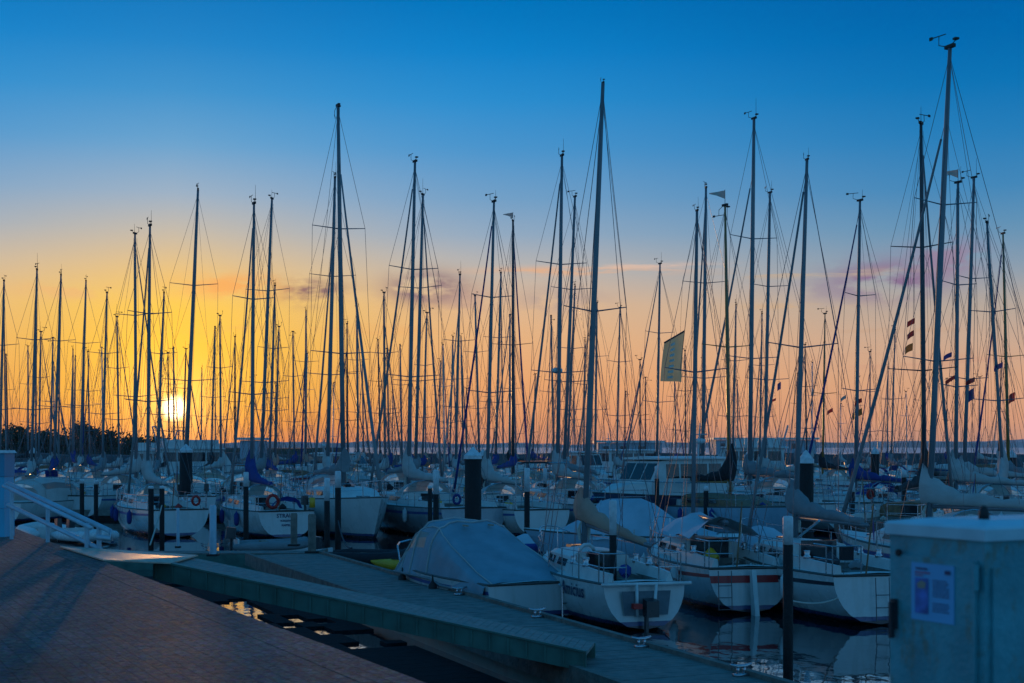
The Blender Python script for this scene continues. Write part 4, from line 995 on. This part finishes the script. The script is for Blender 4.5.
# boat under a big tent-like tarpaulin
def tarp_boat():
    hd = Vector((-.97,.22)); d = 46; root = empty('motor_boat', P(616, d), math.atan2(hd.y, hd.x))
    tag(root, 'boat under a tall steep blue-grey tarpaulin tent, behind the beige-covered sailing boat', 'motor boat')
    H = motor_hull(root, 7.6, 2.5, .80, BLUEH); L = 7.6; z0 = H.sheer(.4)
    prof = [(.275*L,.05,.22),(.21*L,.30,.5),(.13*L,.62,.8),(.065*L,1.12,.92),(.03*L,1.22,1),(-.11*L,1.22,1.04),(-.16*L,1.04,1.05),(-.25*L,.58,1.05),(-.34*L,.30,1.05),(-.43*L,.13,1.0)]
    secs = []
    for k, (x, hh, kk) in enumerate(prof):
        row = []
        for y in (-1,-.86,-.7,-.5,-.3,-.12,.12,.3,.5,.7,.86,1):
            zz = hh*(1-abs(y)**1.15)**.85*(1.0+.0*k); 
            row.append((x, y*1.22*kk, z0-.08+zz*1.05+.08*(1-abs(y))+(.025*math.sin(k*2.7+y*9))))
        secs.append(row)
    MB().loft(secs, False, False).build('tarpaulin', mat('pale_blue_tarpaulin', (.33,.44,.50), .6, var=.15, scale=1.5, bump=1, bscale=2.5), root, True)
    mb = MB()
    for k in (3,6): mb.tube([(p[0],p[1],p[2]+.012) for p in secs[k]], .02, 4)
    mb.build('tarpaulin_rib', LTARP, root)
    mb = MB()
    for sd in (1,-1):
        for t in (.2,.5,.75): x, y, z = H.pt(t,1); mb.tube([(x,sd*y,z),(x,sd*(y+.02),z+.25)], .015, 4)
    mb.build('lashing', ROPE, root)
tarp_boat()

def dinghy(px, d, heading, L, label, tube_m, engine=True, cover=None):
    hd = Vector(heading).normalized(); root = empty('rubber_dinghy', P(px, d), math.atan2(hd.y, hd.x)); tag(root, label, 'dinghy')
    mb = MB(); w = L*.24; r = L*.065; pts = []
    for k in range(21):
        f = k/20; a = f*2-1
        x = L*.5-(abs(a)**2.6)*L; y = -w*math.copysign(min(1, abs(a)*1.9)**.8, a); pts.append((x, y, r+.04+.12*(1-abs(a))**2))
    mb.tube(pts, [r*.5]+[r]*19+[r*.5], 9); mb.build('air_tube', tube_m, root, True)
    mb = MB(); mb.poly([(-L*.42,-w,.1),(-L*.42,w,.1),(L*.25,w*.8,.12),(L*.42,0,.14),(L*.25,-w*.8,.12)]); mb.box((-L*.42,0,.28), (.05,w*1.8,.4)); mb.build('floor_and_transom', PLAST, root)
    mb = MB(); mb.box((-.05*L,0,.34), (.22,w*2,.04)); mb.build('seat', TEAK, root)
    if engine:
        x = -L*.42; mb = MB(); mb.loft([[(x-.05,-.12,.45),(x-.05,.12,.45),(x-.38,.1,.48),(x-.38,-.1,.48)],[(x-.02,-.11,.85),(x-.02,.11,.85),(x-.34,.08,.88),(x-.34,-.08,.88)]]); mb.tube([(x-.18,0,.46),(x-.2,0,-.3)], .05, 6); soften(mb.build('outboard_engine', ENGINE, root))
    if cover:
        mb = MB(); mb.loft([[(x,y*w*1.1*k,.15+hh*(1-y*y)+.1) for y in (-1,-.6,-.2,.2,.6,1)] for x, k, hh in ((-.44*L,.9,.2),(-.2*L,1.05,.45),(.1*L,1.0,.42),(.32*L,.7,.3),(.46*L,.2,.15))], False, False); mb.build('cover', cover, root, True)
    return root
dinghy(48, 57, (-.5,.8), 3.4, 'white rubber dinghy with engine under the handrail, farther left of the pair', PLAST)
dinghy(86, 55, (.6,-.7), 3.0, 'pale rubber dinghy right of the white one, by the foot of the handrail', PTOP)
dinghy(360, 44, (.9,-.35), 3.2, 'dark rubber dinghy with engine, beyond the pontoon edge right of the light posts', CANV['black'])
dinghy(540, 49, (.9,.25), 2.7, 'small dinghy under a blue and white cover between two white hulls', CANV['blue'], False, LTARP)
dinghy(268, 50, (.9,.3), 2.6, 'folded grey rubber dinghy afloat beyond the pontoon end, left of the light posts', CANV['grey'])
# yellow kayak
k = empty('kayak', P(402, 42.5), math.atan2(-.35,.9)); tag(k, 'yellow kayak floating left of the canvas covered motor boat', 'kayak')
mb = MB(); mb.loft([[(x,w_*math.cos(a*math.pi/5),.12+z+.8*w_*math.sin(a*math.pi/5)) for a in range(10)] for x, w_, z in ((-1.15,.03,.16),(-.8,.14,.06),(-.3,.24,.02),(.3,.24,.02),(.8,.14,.06),(1.15,.03,.16))]); mb.build('kayak_hull', YEL, k, True)
mb = MB(); mb.tube([(.35*math.cos(a*math.pi/8),.15*math.sin(a*math.pi/8),.33) for a in range(17)], .02, 5); mb.build('cockpit_rim', RUB, k, True)

# ------------------------------------------------------------------ pontoons, gangway, piles
ZP = .5
def planks_pontoon(name, c4, label, z=ZP, kerb=True, th=.42):
    root = empty(name, (0,0,0)); tag(root, label, 'pontoon')
    a, b, c, d = [Vector((p[0], p[1], 0)) for p in c4]       # a-b left side far->near, d-c right side far->near
    mb = MB(); n = max(3, int((b-a).length/.16)) if (b-a).length < 60 else 60; rg_ = random.Random(4)
    for k in range(n):
        f0, f1 = k/n, (k+1)/n-.06/n; p = [a.lerp(b, f0), d.lerp(c, f0), d.lerp(c, f1), a.lerp(b, f1)]; zz = z+rg_.uniform(-.003,.003)
        mb.loft([[(*p[0].xy, zz-.04),(*p[0].xy, zz),(*p[3].xy, zz),(*p[3].xy, zz-.04)],[(*p[1].xy, zz-.04),(*p[1].xy, zz),(*p[2].xy, zz),(*p[2].xy, zz-.04)]])
    mb.build('deck_planking', PONT, root)
    ctr = (a+b+c+d)/4; ins = lambda p: p.lerp(ctr, .02)
    mb = MB(); mb.loft([[(*ins(q_).xy, zz) for q_ in (a,b,c,d)] for zz in (-.35, z-.045)]); mb.build('float', GREEN, root)
    if kerb:
        mb = MB()
        for p0, p1 in ((a,b),(d,c)):
            dr = (p1-p0).normalized(); sd = Vector((dr.y,-dr.x,0)); L_ = (p1-p0).length; s_ = 0
            while s_ < L_:
                e = min(L_, s_+3.0); q0, q1 = p0+dr*(s_+.01), p0+dr*(e-.01)
                mb.loft([[(*(q_+sd*o).xy, zz) for o, zz in ((-.06,z-.28),(-.06,z+.07),(.06,z+.07),(.06,z-.28))] for q_ in (q0, q1)]); s_ = e
        mb.build('kerb', KERB, root)
    return root
A, B_, C_, D_ = (-7.75,41.6), (3.05,15.0), (4.95,15.8), (-5.74,42.5)
planks_pontoon('floating_pontoon', (A,B_,C_,D_), 'long floating pontoon of grey planks running towards the lower right')
planks_pontoon('floating_pontoon', ((-14.6,43.3),(-14.4,42.3),(-5.7,42.6),(-5.7,43.6)), 'narrow cross pontoon at the far end of the plank pontoon', th=.3)
def long_pontoon(y, label):
    root = empty('floating_pontoon', (0, y, 0)); tag(root, label, 'pontoon')
    hw = y*.37+8; mb = MB()
    n = int(2*hw/6)
    for k in range(n): mb.box((-hw+6*k+3,0,.35), (5.95,2.2,.3))
    mb.build('walkway', PONT, root); mb = MB(); mb.box((0,0,.05), (2*hw-4,1.6,.3))
    mb.build('float', RUB, root)
    for k in range(0, n, 2):
        mb = MB(); mb.box((-hw+6*k+3,.6,.5+.45), (.28,.28,.9)); mb.box((-hw+6*k+3,.6,1.45), (.34,.34,.1)); mb.build('power_pedestal', WALU, root)
long_pontoon(72.5, 'walkway pontoon behind the second row of yachts'); long_pontoon(108, 'walkway pontoon before the middle rows of masts')
long_pontoon(150, 'walkway pontoon before the farthest rows of masts'); long_pontoon(190, 'most distant walkway pontoon below the breakwater')
# raft added to darken the water between quay and pontoon, open where it gleams
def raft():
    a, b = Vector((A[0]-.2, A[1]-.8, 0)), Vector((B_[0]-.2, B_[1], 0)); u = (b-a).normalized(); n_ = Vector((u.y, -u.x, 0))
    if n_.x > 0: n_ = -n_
    root = empty('made_up_raft', a); tag(root, 'made-up black raft standing in for dark water between quay and gangway', 'raft'); root.rotation_euler = (0,0,math.atan2(u.y, u.x))
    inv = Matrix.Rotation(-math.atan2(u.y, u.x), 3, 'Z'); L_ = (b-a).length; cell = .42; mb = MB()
    HOLES = [(222,595,254,611),(229,602,268,620),(286,611,303,623),(313,615,328,630),(347,626,388,644),(222,565,244,577),(396,632,406,642),(160,581,176,592)]
    for i in range(int(L_/cell)):
        run = None
        for j in range(17):
            p = a+u*(i+.5)*cell+n_*(j*.40+.2); px = 512+p.x/p.y*F; py = HOR+(EYE-.12)*F/p.y
            hole = any(x0 <= px <= x1 and y0 <= py <= y1 for x0, y0, x1, y1 in HOLES)
            if j*.4 > 5.9+(.25*math.sin(i*.9)) or hole:
                if run is not None:
                    q0, q1 = run, j; c = inv@(u*(i+.5)*cell+n_*((q0+q1)*.2)); mb.box((c.x, c.y, .02), (cell-.012, (q1-q0)*.4, .05)); run = None
            elif run is None: run = j
        if run is not None: c = inv@(u*(i+.5)*cell+n_*((run+17)*.2)); mb.box((c.x, c.y, .02), (cell-.012, (17-run)*.4, .05))
    mb.build('made_up_raft_deck', mat('dark_water_black', (.012,.012,.013), .85, var=.5, scale=4, bump=.5, spec=.1), root)
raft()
# cleats on the pontoon kerb
def cleat(p, label):
    r = empty('mooring_cleat', p, .4); tag(r, label, 'cleat', 'mooring cleats along the pontoon kerb')
    mb = MB(); mb.box((0,0,.02), (.22,.10,.04)); mb.tube([(-.05,0,.03),(-.05,0,.14)], .025, 6); mb.tube([(.05,0,.03),(.05,0,.14)], .025, 6); mb.tube([(-.17,0,.17),(-.06,0,.14),(.06,0,.14),(.17,0,.17)], [.018,.03,.03,.018], 6)
    mb.build('cleat_body', STEEL, r, True); return r
Cv, Dv = Vector((*C_,0)), Vector((*D_,0))
def on_right(px):      # point on right kerb seen at picture column px
    best = None
    for k in range(400):
        p = Dv.lerp(Cv, k/399); c = 512+p.x/p.y*F
        if best is None or abs(c-px) < best[0]: best = (abs(c-px), p)
    return best[1]
for px, lb in ((467,'steel cleat on pontoon kerb in front of the canvas covered motor boat'),(546,'steel cleat on pontoon kerb by the stern of the canvas covered boat'),(652,'steel cleat on kerb below the open-stern sailing boat'),(752,'steel cleat on kerb nearest the frame bottom')):
    p = on_right(px); cleat((p.x-.16, p.y-.05, ZP), lb)

# gangway from the quay down to the pontoon
def gangway():
    a = PZ(153, 561, 21.4); b = PZ(586, 653, 20.3)
    root = empty('gangway', a); tag(root, 'long sloping gangway with green steel sides from quay to pontoon', 'gangway')
    u = (b-a); u0 = Vector((u.x,u.y,0)).normalized(); v = Vector((-u0.y,u0.x,0))*1.25
    if v.y < 0: v = -v
    h_ = .27; mb = MB()
    for off in (0.0, 1.0):
        o = v*off-Vector((0,0,.02*off)); t = v.normalized()*.07*(1 if off == 0 else -1)
        mb.loft([[o, o+Vector((0,0,-h_)), o+t+Vector((0,0,-h_)), o+t], [u+o, u+o+Vector((0,0,-h_)), u+o+t+Vector((0,0,-h_)), u+o+t]])
        if off == 0: mb.loft([[o-t*.4+Vector((0,0,.0)), o-t*.4+Vector((0,0,.03)), o+t*1.6+Vector((0,0,.03)), o+t*1.6], [u+o-t*.4, u+o-t*.4+Vector((0,0,.03)), u+o+t*1.6+Vector((0,0,.03)), u+o+t*1.6]])
    mb.build('side_beam', GREEN, root)
    mb = MB(); n = 60; vi = v.normalized()*.12; 
    for k in range(n):
        p0, p1 = u*(k/n), u*((k+.94)/n); zz = Vector((0,0,-.01)); z2 = Vector((0,0,-.05))
        mb.loft([[p0+vi+zz,p1+vi+zz,p1+vi+z2,p0+vi+z2],[p0+v-vi+zz,p1+v-vi+zz,p1+v-vi+z2,p0+v-vi+z2]])
    mb.build('walking_surface', GTOP, root)
    mb = MB()
    for k in range(1,9): p = u*(k/9); mb.loft([[p+Vector((0,0,-.1)),p+Vector((.08,0,-.1)),p+Vector((.08,0,-.22)),p+Vector((0,0,-.22))],[p+v+Vector((0,0,-.1)),p+v+Vector((.08,0,-.1)),p+v+Vector((.08,0,-.22)),p+v+Vector((0,0,-.22))]])
    mb.build('cross_member', GREEN, root)
    mb = MB(); vn = v.normalized()
    for k in range(0, 25):
        p = u*(k/24*.985+.005)-vn*.004; mb.loft([[p+Vector((0,0,-.02)),p+u*.004+Vector((0,0,-.02)),p+u*.004+Vector((0,0,-h_+.01)),p+Vector((0,0,-h_+.01))],[q_-vn*.02 for q_ in (p+Vector((0,0,-.02)),p+u*.004+Vector((0,0,-.02)),p+u*.004+Vector((0,0,-h_+.01)),p+Vector((0,0,-h_+.01)))]])
    sf = mb.build('stiffener_row', GREEN, root); sf['kind'] = 'stuff'
    # rollers at the lower end
    mb = MB(); e = u+Vector((-.15,0,-h_-.06)); mb.tube([e, e+v], .07, 8); mb.build('roller', RUB, root)
    # tread plate between quay edge and gangway
    pa, pb, pc, pd = PZ(82,553.5,21.8)-a, PZ(132,568,19.6)-a, PZ(172,565,21.3)-a, PZ(142,551.5,23.2)-a
    pa = Vector((-8.0,23.4,ZQ+.045))-a
    q_ = [Vector((*Q(8.6,.15,0)[:2],ZQ+.035))-a, Vector((*Q(11.6,.05,0)[:2],ZQ+.035))-a, u*.045+Vector((0,0,.035))-v*.02, u*.03+v*1.02+Vector((0,0,.035))]
    mb = MB(); mb.loft([[p+Vector((0,0,-.02)) for p in q_], q_]); pl = mb.build('tread_plate', PLATE, root)
    return a, u, v, q_
ga, gu, gv, gq = gangway()

# handrail by the steps at the left
def rail():
    root = empty('handrail', PZ(99, 551, 22.6)); o = root.location.copy(); tag(root, 'pale double handrail sloping down beside the quay steps', 'handrail')
    top0, top1 = PZ(8,483.5,24.5)-o, PZ(110,531,22.4)-o; lo0, lo1 = PZ(8,505,24.5)-o, PZ(92,545,22.6)-o
    mb = MB(); mb.tube([top0,top1,top1+Vector((.02,0,-.12)),top1+Vector((-.22,.05,-.10))], .045, 8); mb.build('top_rail', RAILM, root, True)
    off = Vector((.05,-.35,-.03)); mb = MB(); mb.tube([top0+off,top1+off-Vector((.25,0,-.1))], .035, 8); mb.build('inner_rail', RAILM, root, True)
    mb = MB(); mb.tube([lo0,lo1,lo1+Vector((.2,0,-.12))], .04, 8); mb.build('lower_rail', RAILM, root, True)
    for px, yt_, yb in ((87,523,552),(99,527,551)):
        mb = MB(); mb.tube([PZ(px,yt_,22.6)-o, PZ(px,yb,22.6)-o], .04, 8); mb.box(PZ(px,yb,22.6)-o, (.16,.16,.02)); mb.build('rail_post', RAILM, root)
    for px in (12,50):
        f = (px-8)/102; t_ = top0.lerp(top1, f); mb = MB(); mb.tube([t_, (t_.x, t_.y, -1.9)], .035, 8); mb.build('rail_post', RAILM, root)
rail()
# blue cabinet at the left edge
r = empty('service_cabinet', P(-4, 25.2, ZQ), -.1); tag(r, 'tall blue metal cabinet cut by the left edge of the view', 'cabinet')
BLC = mat('blue_cabinet_paint', (.06,.42,.60), .45, var=.12, scale=3)
mb = MB(); mb.box((0,0,.25), (.5,.4,.5)); soften(mb.build('base', BLC, r)); mb = MB(); mb.box((0,0,.78), (.48,.38,.55)); mb.build('door', BLC, r)
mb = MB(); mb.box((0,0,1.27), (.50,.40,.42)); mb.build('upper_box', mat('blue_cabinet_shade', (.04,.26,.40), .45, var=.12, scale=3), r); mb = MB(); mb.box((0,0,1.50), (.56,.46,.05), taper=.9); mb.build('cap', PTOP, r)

# piles
def big_pile(px, ytop, d, w, label, zb=-1.0, cone=True):
    zt = EYE+(HOR-ytop)*d/F; r = empty('mooring_pile', P(px, d, 0)); tag(r, label, 'pile', 'thick black piles with white caps')
    mb = MB(); mb.tube([(0,0,zb),(0,0,.8),(0,0,zt-.38)], w/2, 14, cap=True); mb.build('shaft', PILE, r, True)
    mb = MB(); mb.tube([(0,0,zt-.42),(0,0,zt-.30),(0,0,zt)], [w/2*1.07,w/2*1.07,.02], 14); soften(mb.build('cap', PTOP, r), 40)
    mb = MB(); mb.tube([(w/2*1.02*math.cos(a*.55),w/2*1.02*math.sin(a*.55),1.0) for a in range(13)], .03, 5); mb.build('mooring_rope', DROPE, r)
big_pile(473, 447, 50, .60, 'thickest black pile with white cone cap, beyond the canvas covered boat')
big_pile(806, 450, 45, .47, 'black pile with white cone cap behind the grey sail cover on the right')
big_pile(186, 444, 70, .62, 'dark pile lit brown by the sun, with white cone cap, below the sun')
big_pile(875, 447, 86, .50, 'far black pile with pale cap between the blue hood yacht and the cabinet')
big_pile(748, 451, 92, .50, 'far black pile standing beyond the blue classic boat')
big_pile(483, 449, 84, .50, 'far black pile partly hidden behind the thickest pile')
big_pile(33, 447, 95, .48, 'far dark pile near the left edge above the motor boat canopy')
big_pile(1012, 450, 80, .48, 'black pile with pale cap at the right edge')
def thin_pile(px, ytop, d, w, label, band=.8, tilt=0):
    zt = EYE+(HOR-ytop)*d/F; r = empty('thin_pile', P(px, d, 0)); tag(r, label, 'pile', 'thin mooring posts with pale tops'); r.rotation_euler = (0, tilt, 0)
    mb = MB(); mb.tube([(0,0,-1),(0,0,zt-band)], w/2, 10); mb.build('shaft', PILE, r, True)
    mb = MB(); mb.tube([(0,0,zt-band),(0,0,zt-.03),(0,0,zt)], [w/2*1.02,w/2*1.02,w/2*.8], 10); mb.build('pale_top', PTOP, r, True)
for a in [(613,500,30.5,.16,'thin post with pale top standing before the beige-covered sailing boat',.75),
          (788,516,22.5,.16,'nearest thin post with pale top, standing in the water before the dark-striped boat',.45),
          (151,486,52,.20,'thin dark post before the blue-striped white boat, left one of the pair',.1),(162,486,52,.18,'thin dark post before the blue-striped white boat, right one of the pair',.1),
          (246,472,54,.20,'thin post with pale top before the blue-covered boat',.55),(327,478,50,.20,'thin post with pale band before the big white yacht, left of two',.8),(338,471,51,.22,'thin post with pale top before the big white yacht, right of two',.6),
          (436,470,53,.22,'thin post with pale top left of the thickest pile',.9),(527,468,54,.22,'thin post with pale top before the white stern right of the thickest pile',.9),(430,486,56,.18,'short dark post left of the thickest pile',.1),
          (852,482,50,.20,'thin dark post before the blue-hood yacht',.35),(904,470,58,.2,'thin dark post beyond the left corner of the metal cabinet',.3),(657,466,56,.18,'thin post before the wheelhouse motor boat',.5),(706,486,58,.2,'thin dark post by the bow of the blue classic boat',.2),
          (82,479,64,.2,'thin dark post right of the cream canopy on the left',.2),(96,480,66,.2,'thin dark post second right of the cream canopy on the left',.2),(997,478,60,.2,'thin dark post at the far right above the cabinet',.3),(545,468,72,.2,'thin post before the far pale canopy',.8)]:
    thin_pile(*a)
# light posts standing on the pontoon head
for px, yt_, yb, w, lb in ((178,508,548,.10,'slim pale lamp-like post on the cross pontoon, nearer the handrail'),(213,505,556,.20,'thick pale blue post on the cross pontoon left of the light posts'),(294,513,546,.22,'short grey bollard post, left of two on the pontoon head'),(312,514,553,.24,'short pale bollard post, right of two on the pontoon head')):
    d = (EYE-ZP)*F/(yb-HOR); zt = EYE+(HOR-yt_)*d/F; r = empty('bollard_post', P(px, d, ZP)); tag(r, lb, 'post', 'posts on the pontoon head')
    mb = MB(); mb.tube([(0,0,0),(0,0,zt-ZP-.05),(0,0,zt-ZP)], [w/2,w/2,w/2*.8], 10); soften(mb.build('post', RAILM if w < .21 else KERB, r)); mb = MB(); mb.box((0,0,.03), (w*1.6,w*1.6,.06)); mb.build('foot_plate', RUB, r)
# mooring lines
def line(p, q, sag, label, r=.018, m=None):
    p, q = Vector(p), Vector(q); mb = MB(); pts = []
    for k in range(11): f = k/10; v = p.lerp(q, f); v.z -= sag*4*f*(1-f); pts.append(v)
    mb.tube(pts, r, 5); tag(mb.build('mooring_line', m or ROPE, None, True), label, 'rope', 'mooring lines')
line(PZ(613,592,30.5), PZ(664,578,33.5), .12, 'rope from the thin post to the red-striped boat')
line(PZ(788,600,22.5), PZ(842,596,30), .10, 'rope from the nearest thin post to the dark-striped boat')
line(PZ(705,503,64), PZ(745,532,38), .25, 'rope slanting from the blue classic boat to the near row', .03)
line(PZ(162,505,52), PZ(150,545,42.5), .05, 'rope dropping from the dark post to the cross pontoon', .025)
line(PZ(338,520,51), PZ(352,548,42), .3, 'dark rope from the right post to the pontoon', .025, DROPE)

# ------------------------------------------------------------------ far: breakwater, buildings, trees
BRK = mat('breakwater_stone', (.07,.07,.075), .9, var=.4, scale=.8, bump=.6, bscale=2)
mb = MB(); secs = []; rs = random.Random(8)
for i in range(61):
    x = -150+i*5.4; z = 2.3+rs.uniform(-.25,.3); secs.append([(x,232,-1),(x,236,z),(x,240,z+.1),(x,246,-1)])
mb.loft(secs); b = mb.build('breakwater', BRK); tag(b, 'low dark stone breakwater closing the harbour under the horizon', 'breakwater')
def shed(x0, x1, d, zt, label, h=2.2):
    a, b = P(x0, d), P(x1, d); root = empty('harbour_shed', a); tag(root, label, 'building'); w = b.x-a.x
    mb = MB(); mb.box((w/2,4,(zt-h)/2+h/2-.2), (w,8,zt-.5)); mb.build('wall', BUILDM, root)
    mb = MB(); mb.box((w/2,4,zt-.2), (w+1,9,.35)); mb.build('roof', PTOP, root)
    n = int(w/3)
    for k in range(n):
        mb = MB(); mb.box((1.5+k*(w-2)/n,-.02,zt-1.5), (1.3,.06,.9)); mb.build('window', GLASS, root)
shed(716, 816, 250, 5.2, 'long low pale shed on the right horizon, beyond the capped pile')
shed(598, 662, 255, 4.7, 'long low pale shed on the horizon left of the banner mast')
shed(240, 258, 215, 5.0, 'small flat-roofed kiosk on the horizon right of the sun')
LEAF = mat('dark_foliage', (.05,.06,.03), .9, var=.5, scale=.8)
BARK = mat('tree_bark', (.06,.045,.035), .9, var=.3)
def tree(px, d, H_, W_, label, seed):
    r = empty('tree', P(px, d, 1.0)); tag(r, label, 'tree', 'trees on the shore left of the sun'); rg_ = random.Random(seed)
    H_ *= .72; mb = MB(); mb.tube([(0,0,-1.5),(.1,0,H_*.3),(0,.1,H_*.7)], [.3,.22,.08], 7)
    cl = []
    for k in range(9):
        a = rg_.uniform(0,6.28); e = Vector((math.cos(a)*W_*.35*rg_.uniform(.3,1), math.sin(a)*W_*.3, H_*rg_.uniform(.45,.92))); cl.append(e); mb.tube([(0,0,H_*.35), e*.6+Vector((0,0,H_*.2)), e], [.12,.07,.03], 5)
    mb.build('trunk', BARK, r); mb = MB()
    for e in cl:
        rad = W_*rg_.uniform(.16,.27)
        for _ in range(130):
            v = Vector((rg_.gauss(0,1), rg_.gauss(0,1), rg_.gauss(0,.8))).normalized()*rad*rg_.random()**.4; c = e+v; s_ = rg_.uniform(.18,.4)
            n1 = Vector((rg_.gauss(0,1),rg_.gauss(0,1),rg_.gauss(0,1))).normalized(); n2 = n1.orthogonal().normalized(); n3 = n1.cross(n2)
            mb.poly([c+n2*s_, c+n3*s_*.7, c-n2*s_, c-n3*s_*.7])
    mb.build('crown', LEAF, r)
rs = random.Random(31)
for i, (px, hh, ww) in enumerate([(4,7.5,12),(22,8,11),(38,6.8,9),(55,7.2,10),(70,6.5,9),(86,10.5,8),(101,7.5,9),(118,5.8,10),(136,5.2,11),(155,4.8,11)]):
    tree(px, 300+rs.uniform(-12,12), hh, ww, ['broad dark tree at the left edge of the shore','second broad dark tree from the left edge','small rounded shore tree, third from the left','rounded shore tree, fourth from the left','low shore tree just left of the tallest one','tallest shore tree with feathery top, left of the sun','shore tree close right of the tallest one','low wide shore tree, third left of the sun','low shore tree second left of the sun','lowest shore tree directly below left of the sun'][i], i+50)
mb = MB(); secs = []
for i in range(40):
    x = -140+i*2.6; secs.append([(x,296,-.5),(x,300,3.2+rs.uniform(-.3,.3)),(x,330,3.3),(x,332,-.5)])
mb.loft(secs); tag(mb.build('shore', mat('shore_ground', (.05,.055,.035), .95, var=.3, scale=.3)), kind='structure')

# ------------------------------------------------------------------ metal cabinet in the right foreground
def cabinet():
    pl = Vector((1.276,4.8)); pn = Vector((1.47,4.42)); u = (pn-pl); wf = u.length; ang = math.atan2(u.y, u.x); side = .62
    root = empty('electrical_cabinet', (pl.x, pl.y, ZQ), ang); tag(root, 'worn teal metal electrical cabinet with a notice on its door, right foreground', 'cabinet')
    # local: +x along the front face left->right, +y into the body
    CM = mat('worn_teal_paint', (.06,.30,.34), .5, var=.22, scale=5, bump=.12, bscale=40); t = CM.node_tree; b = t.nodes['Principled BSDF']
    src = b.inputs['Base Color'].links[0].from_socket; co = N(t, 'ShaderNodeTexCoord'); n = N(t, 'ShaderNodeTexNoise'); n.inputs['Scale'].default_value = 7; n.inputs['Detail'].default_value = 8; n.inputs['Roughness'].default_value = .7
    mp_ = N(t, 'ShaderNodeMapping'); mp_.inputs['Scale'].default_value = (1.6,1.6,.8); t.links.new(co.outputs['Object'], mp_.inputs[0]); t.links.new(mp_.outputs[0], n.inputs[0])
    f = N(t, 'ShaderNodeMapRange'); t.links.new(n.outputs[0], f.inputs[0]); f.inputs[1].default_value = .52; f.inputs[2].default_value = .66; f.inputs[4].default_value = .85
    t.links.new(mixc(t, f.outputs[0], src, (.13,.14,.07,1)), b.inputs['Base Color'])
    ht = 1.31
    mb = MB(); mb.box((wf/2,side/2,ht/2), (wf,side,ht)); bd = mb.build('body', CM, root)
    mb = MB(); mb.box((wf/2-.005,-.008,ht/2-.02), (wf-.045,.014,ht-.10)); dr = mb.build('door', CM, root)
    lid = MB(); secs = []
    for zz, g in ((ht-.006,.012),(ht+.030,.014),(ht+.038,.004),(ht+.052,-.10)):
        secs.append([(-g,-g,zz),(wf+g,-g,zz),(wf+g,side+g,zz),(-g,side+g,zz)])
    lid.loft(secs); ld = lid.build('lid', mat('cabinet_lid_paint', (.45,.62,.66), .4, var=.12, scale=6), root)
    mb = MB(); mb.tube([(wf*.62,.16,ht+.05),(wf*.62,.16,ht+.075),(wf*.62,.16,ht+.095)], [.018,.017,.008], 10); mb.build('lifting_knob', RUB, ld, True)
    mb = MB(); mb.box((.045,-.022,ht-.27), (.022,.018,.10)); mb.box((.045,-.034,ht-.29), (.014,.016,.12)); mb.build('handle', ENGINE, dr)
    for zz in (ht-.12, ht-.95):
        mb = MB(); mb.tube([(wf-.02,-.018,zz-.04),(wf-.02,-.018,zz+.04)], .010, 8); mb.build('hinge', CM, dr)
    for xx, zz in ((.06,ht-.065),):
        mb = MB(); mb.tube([(xx,-.012,zz),(xx,-.022,zz)], .012, 8); mb.build('bolt', RUB, dr)
    mb = MB(); mb.box((wf+.006,side/2,ht/2-.03), (.010,side-.05,ht-.12)); mb.build('side_panel', CM, root)
    # notice (flat sheet): title line, blue picture of a coast map, lines of small print
    W, Hh = .192, .187; x0, z0 = .122, ht-.185; y = -.0175
    mb = MB(); mb.box((x0+W/2, y, z0-.0), (W,.003,Hh)); nt_ = mb.build('notice', mat('notice_paper', (.10,.40,.66), .5, var=.06), dr)
    mb = MB(); y2 = y-.0035; X = lambda f_: x0+W*f_; Z = lambda f_: z0+Hh/2-Hh*f_
    mb.poly([(X(.10),y2,Z(.88)),(X(.42),y2,Z(.88)),(X(.42),y2,Z(.26)),(X(.10),y2,Z(.26))]); mb.build('notice_picture', mat('notice_picture_ink', (.04,.12,.36), .5, var=.7, scale=18), nt_)
    mb = MB()
    def bar(a, b_, c, hgt): mb.poly([(X(a),y2-.0005,Z(c+hgt)),(X(b_),y2-.0005,Z(c+hgt)),(X(b_),y2-.0005,Z(c)),(X(a),y2-.0005,Z(c))])
    rr = random.Random(3)
    for k in range(11):
        xs_ = .52; zz = .27+k*.045+(.08 if k > 6 else 0)
        while xs_ < .86: w_ = rr.uniform(.02,.08); bar(xs_, min(.9, xs_+w_), zz, .02); xs_ += w_+.02
    bar(.80,.93,.09,.07); bar(.12,.40,.08,.035); mb.build('notice_print', mat('notice_ink', (.03,.05,.13), .5), nt_)
    mb = MB(); bar(.10,.46,.15,.03); bar(.10,.30,.205,.02); mb.build('notice_headline', mat('notice_red_ink', (.32,.08,.16), .5), nt_)
    mb = MB(); mb.poly([(X(.17),y2-.001,Z(.44)),(X(.34),y2-.001,Z(.44)),(X(.37),y2-.001,Z(.34)),(X(.26),y2-.001,Z(.30)),(X(.15),y2-.001,Z(.36))]); mb.build('notice_picture_detail', mat('notice_tan', (.28,.26,.20), .5), nt_)
cabinet()

# ------------------------------------------------------------------ thin evening haze over the harbour
hz = MB(); hz.box((0, 1850, 19), (6400, 4300, 40)); hz = hz.build('haze', None)
hmt = bpy.data.materials.new('haze_air'); hmt.use_nodes = True; t = hmt.node_tree; t.nodes.clear()
pv = N(t, 'ShaderNodeVolumePrincipled'); pv.inputs['Color'].default_value = (.85,.87,.9,1); pv.inputs['Density'].default_value = .00006; pv.inputs['Anisotropy'].default_value = .3
om = N(t, 'ShaderNodeOutputMaterial'); t.links.new(pv.outputs[0], om.inputs['Volume'])
hz.data.materials.clear(); hz.data.materials.append(hmt); tag(hz, kind='stuff')
